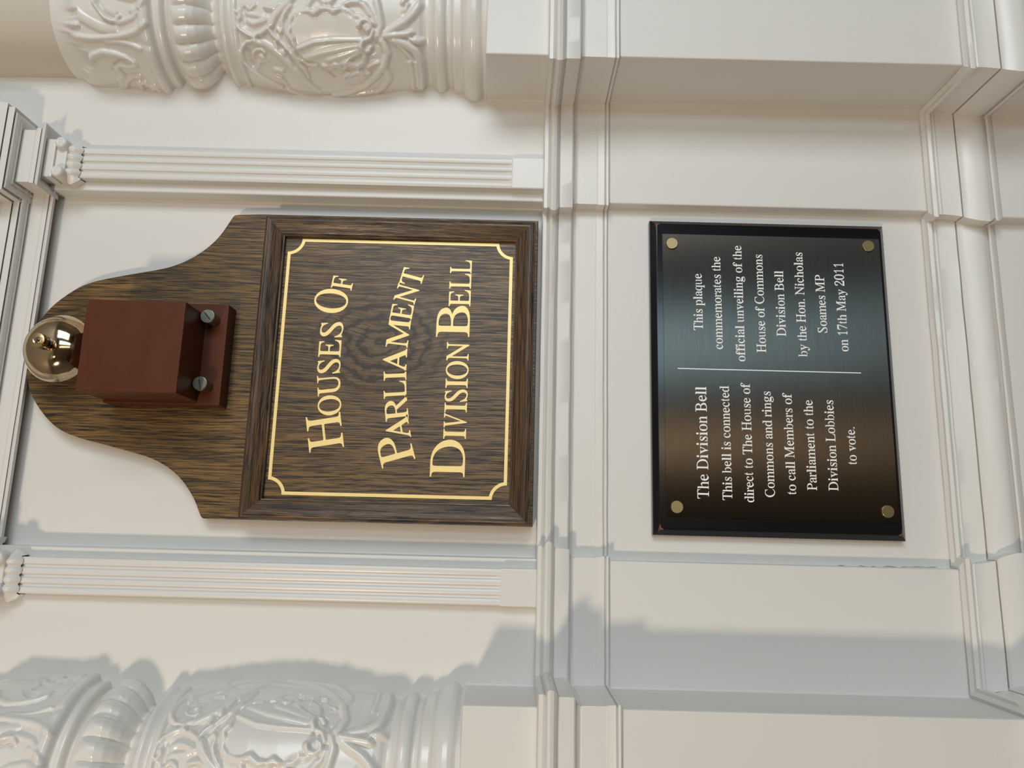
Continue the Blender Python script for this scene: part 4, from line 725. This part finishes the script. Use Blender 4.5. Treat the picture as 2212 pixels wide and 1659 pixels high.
def fill_mesh(name, groups, y, thick, mat, parent, grow=0.0):
    """groups of closed outlines (X, Z), each group filled on its own, given a hair of thickness at depth y"""
    tmps = []
    for contours in groups:
        cu = bpy.data.curves.new(name, 'CURVE'); cu.dimensions = '2D'; cu.fill_mode = 'BOTH'
        cu.extrude = thick/2; cu.offset = grow
        for c in contours:
            s = cu.splines.new('POLY'); s.points.add(len(c)-1); s.use_cyclic_u = True
            for i, (u, v) in enumerate(c): s.points[i].co = (u, v, 0, 1)
        tmp = bpy.data.objects.new(name, cu); scene.collection.objects.link(tmp); tmps.append(tmp)
    dg = bpy.context.evaluated_depsgraph_get(); bm = bmesh.new()
    for tmp in tmps:
        m_ = bpy.data.meshes.new_from_object(tmp.evaluated_get(dg)); bm.from_mesh(m_); bpy.data.meshes.remove(m_)
    for tmp in tmps:
        cu = tmp.data; bpy.data.objects.remove(tmp); bpy.data.curves.remove(cu)
    bmesh.ops.recalc_face_normals(bm, faces=bm.faces)
    me = bpy.data.meshes.new(name); bm.to_mesh(me); bm.free()
    me.transform(Matrix(((1, 0, 0, 0), (0, 0, -1, y), (0, 1, 0, 0), (0, 0, 0, 1))))
    me.materials.clear()
    return link_mesh(name, me, mat, parent)

def line_polys(text, size, x, z, align='C', xs=1.0):
    tot = sum(250 if ch == ' ' else glyph(ch)[0] for ch in text)*size/1000*xs
    cx = x-tot/2 if align == 'C' else x
    out = []
    for ch in text:
        if ch == ' ': cx += 0.25*size*xs; continue
        a, cs = glyph(ch)
        out.append([[(cx+u*size/1000*xs, z+v*size/1000) for u, v in c] for c in cs])
        cx += a*size/1000*xs
    return out

# ---------------------------------------------------------------- the oak sign
YBRD, YPAN, YFR = -0.0175, -0.0185, -0.031
M_OAK_B = oak('backboard_oak', 'Z', None, light=(0.23, 0.130, 0.038))
sign_x = 0.168; sign_z = bp(1160, 800, YBRD)[1]
M_OAK_P = oak('panel_oak', 'Z', (0.027, 0.172, 0.016, 0.031, 0.040))
M_OAK_F = oak('frame_oak', 'Z', None, light=(0.135, 0.072, 0.028), dark=(0.020, 0.011, 0.007), rough=0.33)
M_OAK_FX = oak('frame_rail_oak', 'X', None, light=(0.135, 0.072, 0.028), dark=(0.020, 0.011, 0.007), rough=0.33)
M_GOLD = simple('gold_leaf_paint', (1.0, 0.77, 0.32), 0.42, 0.2, 0.5, (1500, 0.25, 0.0003), (0.10, (700, 700, 700)))
sign = thing('wall_sign', (sign_x, 0.0, sign_z), 'dark oak sign board with gold arched lettering reading HOUSES OF PARLIAMENT DIVISION BELL', 'sign')

RPX = [(54,786),(57,760),(64,730),(75,706),(90,685),(110,662),(136,641),(169,620),(190,611.5),(211,605),(262,595),(316,586),(345,581),(371,575),(407,561),(443,539),(473,511.5),(494,481),(503,467),(509,463),(540,462.3),(573,462)]
LPX = [(54,790),(57,822),(65,850),(81,880),(108.5,914),(135.6,933),(168,945.5),(217,958.5),(271,973),(323,988),(352.6,1003),(380,1023.6),(401,1048),(420,1080.5),(430,1110),(434,1118),(440,1120.5),(470,1121)]
def smooth_poly(pts, it=2):
    for _ in range(it):
        out = [pts[0]]
        for a, b in zip(pts, pts[1:]):
            out += [(a[0]*.75+b[0]*.25, a[1]*.75+b[1]*.25), (a[0]*.25+b[0]*.75, a[1]*.25+b[1]*.75)]
        out.append(pts[-1]); pts = out
    return pts
R1 = [bp(x, y, YBRD) for x, y in RPX]; L1 = [bp(x, y, YBRD) for x, y in LPX]
# frame rectangle on the face of the board
FX0 = (bp(1145, 1137, YFR)[0]+bp(509, 1120, YFR)[0])/2; FX1 = (bp(1154, 481, YFR)[0]+bp(575, 459, YFR)[0])/2
FZ0 = (bp(1145, 1137, YFR)[1]+bp(1156, 481, YFR)[1])/2; FZ1 = (bp(509, 1118, YFR)[1]+bp(575, 462, YFR)[1])/2
ZB0 = bp(1163, 487, YBRD)[1]
BX1 = bp(573, 462, YBRD)[0]; BX0 = bp(470, 1121, YBRD)[0]
outl = list(reversed(smooth_poly(L1)))
outl = [(BX0, ZB0)] + outl + smooth_poly(R1) + [(BX1, ZB0)]
n = len(outl)
bm = bmesh.new()
lev = [(-0.0005, 0.0), (YBRD+0.0015, 0.0), (YBRD+0.0004, 0.0005), (YBRD, 0.0014)]
cx_, cz_ = 0.168, 1.85
rings = []
area2 = sum(outl[i][0]*outl[(i+1) % n][1]-outl[(i+1) % n][0]*outl[i][1] for i in range(n))
sg = 1 if area2 > 0 else -1
for y, ins in lev:
    ring = []
    for i, (x, z) in enumerate(outl):
        px_, pz_ = outl[i-1]; nx_, nz_ = outl[(i+1) % n]
        tx, tz = nx_-px_, nz_-pz_; L = math.hypot(tx, tz) or 1
        ring.append(bm.verts.new((x-sg*tz/L*ins, y, z+sg*tx/L*ins)))
    rings.append(ring)
for a, b in zip(rings, rings[1:]):
    for i in range(n): bm.faces.new((a[i], a[(i+1) % n], b[(i+1) % n], b[i]))
bm.faces.new(rings[-1]); bm.faces.new(rings[0])
bmesh.ops.triangulate(bm, faces=[f for f in bm.faces if len(f.verts) > 4])
bm_obj('backboard', bm, M_OAK_B, sign)

FW = 0.0215
bm = bmesh.new(); add_box(bm, FX0+FW*0.8, FX1-FW*0.8, YPAN, YBRD+0.002, FZ0+FW*0.8, FZ1-FW*0.8)
bm_obj('panel', bm, M_OAK_P, sign)
fprof = [(0.0, YBRD+0.001), (0.0, YFR+0.0045), (0.0004, YFR+0.0030), (0.0016, YFR+0.0014), (0.0030, YFR+0.0006), (0.0042, YFR+0.0010), (0.0046, YFR+0.0002), (0.0058, YFR), (0.0072, YFR+0.0004),
         (0.0100, YFR+0.0018), (0.0130, YFR+0.0036), (0.0165, YFR+0.0052), (0.0190, YFR+0.0062), (0.0198, YFR+0.0076), (0.0212, YFR+0.0080), (0.0215, YFR+0.0088), (0.0215, YPAN+0.0005)]
cor = [(FX0, FZ0, 1, 1), (FX1, FZ0, -1, 1), (FX1, FZ1, -1, -1), (FX0, FZ1, 1, -1)]
for k in range(4):
    a, b = cor[k], cor[(k+1) % 4]
    V = []; Fc = []
    for (cx, cz, sx, sz) in (a, b):
        for wv, y in fprof: V.append((cx+sx*wv, y, cz+sz*wv))
    m_ = len(fprof)
    for i in range(m_-1): Fc.append((i, i+1, m_+i+1, m_+i))
    Fc.append(tuple(range(m_))); Fc.append(tuple(range(2*m_-1, m_-1, -1)))
    mesh_obj('frame_rail', V, Fc, M_OAK_FX if k in (0, 2) else M_OAK_F, sign, smooth=40)

# gold border with scooped corners
YG = YPAN-0.0001
gx1 = (bp(655, 514, YG)[0]+bp(1078, 528, YG)[0])/2; gx0 = (bp(605, 1069.5, YG)[0]+bp(1066, 1079, YG)[0])/2
gz1 = (bp(622, 540, YG)[1]+bp(579, 1034, YG)[1])/2; gz0 = (bp(1108, 553, YG)[1]+bp(1095, 1050, YG)[1])/2
def scoop(ins):
    r = 0.0150+ins*0.85; x0, x1, z0, z1 = gx0+ins, gx1-ins, gz0+ins, gz1-ins
    rr = math.hypot(r-ins*0.0, 0)
    pts = []
    for (cx, cz, a0, a1) in ((gx0, gz0, 90, 0), (gx1, gz0, 180, 90), (gx1, gz1, 270, 180), (gx0, gz1, 360, 270)):
        R_ = 0.0155+ins
        # where the arc meets the inset sides
        e = math.degrees(math.asin(ins/R_)) if ins > 0 else 0
        for i in range(11):
            a = math.radians(a0-e + (a1+e-(a0-e))*i/10)
            pts.append((cx+R_*math.cos(a), cz+R_*math.sin(a)))
    return pts
fill_mesh('gold_border', [[scoop(0.0), scoop(0.0034)]], YG, 0.0002, M_GOLD, sign)

def affine_letters(name, items, scale, ox, oy, big_h=None):
    polys = []
    for ch, bl, br, h in items:
        X0 = bp(ox+bl[0]/scale, oy+bl[1]/scale, YG); X1 = bp(ox+br[0]/scale, oy+br[1]/scale, YG)
        mx, my = ox+(bl[0]+br[0])/2/scale, oy+(bl[1]+br[1])/2/scale
        hw_ = abs(bp(mx-h/scale, my, YG)[1]-bp(mx, my, YG)[1])
        d = (X1[0]-X0[0], X1[1]-X0[1]); L = math.hypot(*d); d = (d[0]/L, d[1]/L); u = (-d[1], d[0])
        a, cs = glyph(ch)
        lo = min(p[0] for c in cs for p in c); hi = max(p[0] for c in cs for p in c)
        grp = []; polys.append(grp)
        for c in cs:
            grp.append([(X0[0]+d[0]*(px-lo)/(hi-lo)*L+u[0]*py/662*hw_, X0[1]+d[1]*(px-lo)/(hi-lo)*L+u[1]*py/662*hw_) for px, py in c])
    return fill_mesh(name, polys, YG, 0.0002, M_GOLD, sign, grow=0.00022)

l1 = [('H', (350,1530), (318,1243), 280), ('O', (328,1260), (318,1101), 181), ('U', (321,1100), (313,936), 181), ('S', (314,930), (321,814), 178), ('E', (320,798), (330,658), 178),
      ('S', (330,640), (347,516), 176), ('O', (364,446), (389,254), 262), ('F', (410,256), (431,157), 168)]
o = affine_letters('lettering', l1, 3.77, 650, 560); o['label'] = 'gold letters HOUSES OF, gently arched'
l2a = [('P', (620,1350), (524,975), 468), ('A', (560,1042), (507,739), 318), ('R', (527,800), (497,462), 312), ('L', (497,503), (490,270), 308), ('I', (494,258), (492,130), 306)]
l2b = [('A', (491,1546), (508,1222), 318), ('M', (508,1232), (562,830), 298), ('E', (563,845), (603,637), 298), ('N', (604,628), (676,395), 296), ('T', (687,392), (752,178), 298)]
l2 = [(c, a, b, h) for c, a, b, h in l2a] + [(c, (a[0], a[1]-220*6.379), (b[0], b[1]-220*6.379), h) for c, a, b, h in l2b]
o = affine_letters('lettering', l2, 6.379, 800, 780); o['label'] = 'gold letters PARLIAMENT, strongly arched'
bx = lambda y: 1003+(1030-y)*0.0343
l3 = []
for ch, y0, y1, h in (('D', 1031, 951, 74), ('I', 948.5, 927, 48), ('V', 924, 893, 48), ('I', 891, 870.5, 47.5), ('S', 868, 842, 47), ('I', 838.5, 818.5, 47), ('O', 819, 781, 46.5),
                      ('N', 779, 740, 47), ('B', 728.5, 661.5, 71), ('E', 662, 627, 46), ('L', 624, 592, 46), ('L', 590.5, 563, 45.5)):
    l3.append((ch, (bx(y0), y0), (bx(y1), y1), h))
o = affine_letters('lettering', l3, 1.0, 0, 0); o['label'] = 'gold letters DIVISION BELL on a level line'

# ---------------------------------------------------------------- the electric bell
M_BOX = simple('bell_case_mahogany', (0.092, 0.026, 0.010), 0.45, 0, 0.22, (160, 0.15, 0.0003), (0.22, (18, 18, 45)))
M_BRASS = simple('polished_brass', (0.62, 0.47, 0.30), 0.085, 1.0, 0.5, (26, 0.25, 0.0015))
M_BRASS2 = simple('worn_brass', (0.66, 0.50, 0.26), 0.22, 1.0, 0.5, (500, 0.3, 0.0003))
M_STEEL = simple('dull_steel', (0.27, 0.27, 0.24), 0.28, 1.0, 0.5, (700, 0.2, 0.0002))
M_DARK = simple('blackened_metal', (0.03, 0.025, 0.02), 0.3, 0.6)
YK, YH = -0.0385, -0.0885
kx0 = (bp(163.5, 846.5, YH)[0]+bp(383, 847.5, YH)[0])/2; kx1 = (bp(185, 649, YH)[0]+bp(399, 648, YH)[0])/2
kz1 = (bp(185, 650, YH)[1]+bp(164, 846, YH)[1])/2; kz0 = (bp(400, 649, YH)[1]+bp(383, 848, YH)[1])/2
bx1 = bp(496, 657.5, YK)[0]; bx0 = bp(473, 876, YK)[0]; bz0 = (bp(496, 657, YK)[1]+bp(473, 876, YK)[1])/2
gx, gz = bp(125.5, 752.5, -0.050)
bell = thing('electric_bell', ((kx0+kx1)/2, YBRD, bz0), 'reddish brown wooden bell box with brass gong, screwed to the sign board', 'bell')
bm = bmesh.new(); add_box(bm, bx0, bx1, YK, YBRD, bz0, kz1-0.0002)
o = bm_obj('backplate', bm, M_BOX, bell); bevel(o, 0.0012, 3)
bm = bmesh.new(); add_box(bm, kx0, kx1, YH, YK+0.0004, kz0, kz1)
o = bm_obj('case', bm, M_BOX, bell); bevel(o, 0.0013, 3)
bm = bmesh.new()
dome = [(0.0, -0.0210), (0.004, -0.0209), (0.010, -0.0203), (0.016, -0.0190), (0.021, -0.0170), (0.0255, -0.0143), (0.0292, -0.0108), (0.0322, -0.0068), (0.0343, -0.0030), (0.0355, -0.0008), (0.0359, 0.0), (0.0354, 0.0005), (0.0340, -0.0012), (0.0320, -0.0052), (0.0275, -0.0105), (0.0200, -0.0158), (0.010, -0.0185), (0.0, -0.0195)]
add_lathe(bm, dome, (gx, -0.050, gz), 'Y', 96)
bm_obj('gong', bm, M_BRASS, bell, smooth=60)
bm = bmesh.new(); add_lathe(bm, [(0.0, -0.0378), (0.0016, -0.0378), (0.0020, -0.0373), (0.0020, 0.0315), (0.006, 0.0317), (0.006, 0.0323), (0.0, 0.0323)], (gx, -0.050, gz), 'Y', 20)
bm_obj('post', bm, M_STEEL, bell, smooth=40)
bm = bmesh.new(); add_lathe(bm, [(0.0022, -0.0208), (0.0066, -0.0208), (0.0068, -0.0214), (0.0068, -0.0222), (0.0056, -0.0228), (0.0062, -0.0236), (0.0062, -0.0246), (0.0052, -0.0254), (0.0046, -0.0264), (0.002, -0.0268)], (gx, -0.050, gz), 'Y', 28)
bm_obj('washer', bm, M_DARK, bell, smooth=40)
bm = bmesh.new()
nr = [(0.0020, -0.0268), (0.0046, -0.0270), (0.0072, -0.0278), (0.0075, -0.0290), (0.0075, -0.0340), (0.0072, -0.0350), (0.0050, -0.0356), (0.0036, -0.0358), (0.0022, -0.0352), (0.0020, -0.0342)]
rg = add_lathe(bm, nr, (gx, -0.050, gz), 'Y', 48)
for ring in rg[3:5]:
    for i, v in enumerate(ring):
        if i % 2: v.co.x = gx+(v.co.x-gx)*0.95; v.co.z = gz+(v.co.z-gz)*0.95
bm_obj('knurled_nut', bm, M_BRASS2, bell, smooth=25)
for px_, py_ in ((448, 683), (431.5, 828)):
    yh = YK-0.017; sx, sz = bp(px_, py_, yh)
    bm = bmesh.new()
    add_lathe(bm, [(0.0, 0.001), (0.0056, 0.001), (0.0056, 0.0), (0.0072, -0.0002), (0.0072, -0.0115), (0.0072, -0.0120), (0.0076, -0.0126), (0.0076, -0.0160), (0.0071, -0.0168), (0.0050, -0.0171)], (sx, YK, sz), 'Y', 40)
    s = bm_obj('pillar_screw', bm, M_STEEL, bell, smooth=40)
    # slotted head: two half discs either side of the slot
    ang = math.radians(42 if px_ > 440 else 12)          # slot direction
    for sd in (-1, 1):
        pts = []
        for i in range(17):
            a = math.pi*i/16
            if sd < 0: a += math.pi
            u, v = 0.0069*math.cos(a), 0.0069*math.sin(a)
            v = v if abs(v) > 0.0006 else 0.0006*sd
            pts.append((u, v))
        bm = bmesh.new(); top = []; botm = []
        for u, v in pts:
            x = sx+u*math.cos(ang)-v*math.sin(ang); z = sz+u*math.sin(ang)+v*math.cos(ang)
            top.append(bm.verts.new((x, yh-0.0008, z))); botm.append(bm.verts.new((x, yh+0.0005, z)))
        bm.faces.new(top); bm.faces.new(list(reversed(botm)))
        for i in range(17): bm.faces.new((top[i], top[(i+1) % 17], botm[(i+1) % 17], botm[i]))
        hd = bm_obj('slotted_face', bm, M_STEEL, None)
        hd.parent = s; hd.data.transform(Matrix.Translation(-Vector(bell['origin'])))
    bm = bmesh.new(); add_lathe(bm, [(0.0, -0.0170), (0.0066, -0.0170), (0.0066, -0.0165)], (sx, YK, sz), 'Y', 24)
    d_ = bm_obj('slot', bm, M_DARK, None); d_.parent = s; d_.data.transform(Matrix.Translation(-Vector(bell['origin'])))

# ---------------------------------------------------------------- the plaque
YQ, YM = -0.0200, -0.0208
def rect_fit(px, y):
    w_ = [bp(x, yy, y) for x, yy in px]      # TL(world top right) order: top-right, bottom-right, top-left, bottom-left of the upright plaque
    x1 = (w_[0][0]+w_[1][0])/2; x0 = (w_[2][0]+w_[3][0])/2; z1 = (w_[0][1]+w_[2][1])/2; z0 = (w_[1][1]+w_[3][1])/2
    return x0, x1, z0, z1
qx0, qx1, qz0, qz1 = rect_fit([(1406, 479), (1906, 486), (1408, 1157), (1958, 1168.5)], -0.0145)
mx0, mx1, mz0, mz1 = rect_fit([(1429.4, 508), (1896, 513.7), (1441, 1117), (1945.5, 1129.5)], YM)
plq = thing('plaque', ((qx0+qx1)/2, 0.0, qz0), 'black wooden plaque with brushed dark metal plate of white text, below the oak sign', 'plaque')
M_BLK = simple('black_gloss_lacquer', (0.006, 0.006, 0.007), 0.16, 0, 0.5, (60, 0.06, 0.0004))
M_WORN = simple('rubbed_wood', (0.14, 0.06, 0.035), 0.5)
bm = bmesh.new()
CH = 0.0062
lv = [(0.0, -0.0053), (0.0, -0.0125), (0.0004, -0.0140), (0.0012, -0.0148), (CH-0.0008, YQ+0.0006), (CH, YQ+0.0001), (CH+0.0010, YQ)]
rings = []
for ins, y in lv:
    rings.append([bm.verts.new(p) for p in ((qx0+ins, y, qz0+ins), (qx1-ins, y, qz0+ins), (qx1-ins, y, qz1-ins), (qx0+ins, y, qz1-ins))])
for a, b in zip(rings, rings[1:]):
    for i in range(4): bm.faces.new((a[i], a[(i+1) % 4], b[(i+1) % 4], b[i]))
bm.faces.new(rings[-1]); bm.faces.new(rings[0])
bm_obj('backing_board', bm, M_BLK, plq)
# corners rubbed back to the wood
for k, (x, z, sx, sz) in enumerate(((qx0, qz0, 1, 1), (qx1, qz0, -1, 1), (qx1, qz1, -1, -1), (qx0, qz1, 1, -1))):
    c = (x+sx*(CH+0.0002), z+sz*(CH+0.0002)); L = (0.0045, 0.0030, 0.0040, 0.0045)[k]
    rn = random.Random(k)
    V = [(c[0]+sx*L, YQ-0.00012, c[1]+sz*0.0001), (c[0]+sx*0.0012, YQ-0.00012, c[1]+sz*0.0011), (c[0]+sx*0.0002, YQ-0.00012, c[1]+sz*L*0.8), (c[0]-sx*0.0003, YQ+0.0001, c[1]-sz*0.0003),
         (c[0]+sx*L, YQ+0.0003, c[1]-sz*0.0006), (c[0]-sx*0.0006, YQ+0.0003, c[1]+sz*L*0.8), (c[0]-sx*0.0022, YQ+0.0016, c[1]-sz*0.0022), (c[0]-sx*0.0006, YQ+0.0004, c[1]-sz*0.0006)]
    mesh_obj('worn_corner', V, [(0, 1, 3), (1, 2, 3), (0, 3, 4), (3, 2, 5), (3, 4, 6), (3, 5, 6)], M_WORN, plq)

mt, nt, b = mat_new('brushed_dark_metal'); M_PLATE = mt
tc = nd(nt, 'ShaderNodeTexCoord').outputs['Object']
lines_ = noisen(nt, mapping(nt, tc, scale=(30, 30, 1500)), 1.0, 3, 0.75)
mott = noisen(nt, mapping(nt, tc, scale=(22, 22, 16)), 1.0, 4, 0.6)
base = mixc(nt, lines_, (0.040, 0.037, 0.034), (0.150, 0.138, 0.124))
base = mixc(nt, mott, base, (0.085, 0.074, 0.064))
nt.links.new(base, b.inputs['Base Color']); b.inputs['Metallic'].default_value = 1.0
nt.links.new(mathn(nt, 'ADD', 0.27, mathn(nt, 'MULTIPLY', mott, 0.02)), b.inputs['Roughness'])
b.inputs['Anisotropic'].default_value = 1.0
tg = nd(nt, 'ShaderNodeTangent'); tg.direction_type = 'UV_MAP'; nt.links.new(tg.outputs[0], b.inputs['Tangent'])
bumpn(nt, b, lines_, 0.22, 0.00010)
bm = bmesh.new(); uv = bm.loops.layers.uv.new('UVMap')
add_box(bm, mx0, mx1, YM, YQ-0.00002, mz0, mz1)
for f in bm.faces:
    for l in f.loops: l[uv].uv = (l.vert.co.z*3, l.vert.co.x*3)
o = bm_obj('metal_plate', bm, M_PLATE, plq)
M_WHITE = simple('white_enamel', (0.92, 0.92, 0.90), 0.5)
YT = YM-0.00008
M_STUD = simple('brass_stud', (0.36, 0.27, 0.135), 0.42, 1.0, 0.5, (900, 0.35, 0.0002))
for px_, py_ in ((1452, 525), (1876.5, 531), (1463, 1095), (1919, 1105)):
    x, z = bp(px_, py_, YM-0.002)
    bm = bmesh.new(); add_lathe(bm, [(0.0, -0.0018), (0.0061, -0.0018), (0.0064, -0.0016), (0.0065, -0.0013), (0.0065, 0.0)], (x, YM, z), 'Y', 36)
    bm_obj('stud', bm, M_STUD, plq, smooth=12)
(xa, za), (xb, zb) = bp(1464, 797.5, YT), bp(1860, 804, YT)
xm = (xa+xb)/2
fill_mesh('divider_line', [[[(xm-0.0005, za), (xm-0.0005, zb), (xm+0.0005, zb), (xm+0.0005, za)]]], YT, 0.00012, M_WHITE, plq)
# (text, baseline-left px, line's top y px)
LT = [('The Division Bell', (1531.5, 1078), 835), ('This bell is connected', (1582, 1081), 834), ('direct to The House of', (1629, 1086), 829), ('Commons and rings', (1674, 1075), 845),
      ('to call Members of', (1720, 1069), 851), ('Parliament to the', (1765, 1060), 864), ('Division Lobbies', (1811, 1061), 864), ('to vote.', (1851, 1004), 921)]
RT = [('This plaque', (1518.5, 714), 591), ('commemorates the', (1561.5, 755), 554.5), ('official unveiling of the', (1610, 781.5), 530.5), ('House of Commons', (1655, 762), 549.5),
      ('Division Bell', (1698, 727), 585), ('by the Hon. Nicholas', (1744.5, 771), 545), ('Soames MP', (1787, 720), 594), ('on 17th May 2011', (1833, 760), 567)]
for lab, lst in (('left column of engraved white text, The Division Bell heading first', LT), ('right column of engraved white text ending on 17th May 2011', RT)):
    polys = []
    zprev = None
    for i, (tx, (x, y), yt) in enumerate(lst):
        X0, z = bp(x, y, YT); X1, _ = bp(x, yt, YT)
        nat = sum(250 if ch == ' ' else glyph(ch)[0] for ch in tx)/1000
        size = (0.0180 if tx.startswith('The Div') else 0.0151)
        wd = X1-X0
        xs = wd/(nat*size)
        polys += line_polys(tx, size, X0, z, 'L', xs)
    o = fill_mesh('lettering', polys, YT, 0.00012, M_WHITE, plq, grow=0.00006); o['label'] = lab
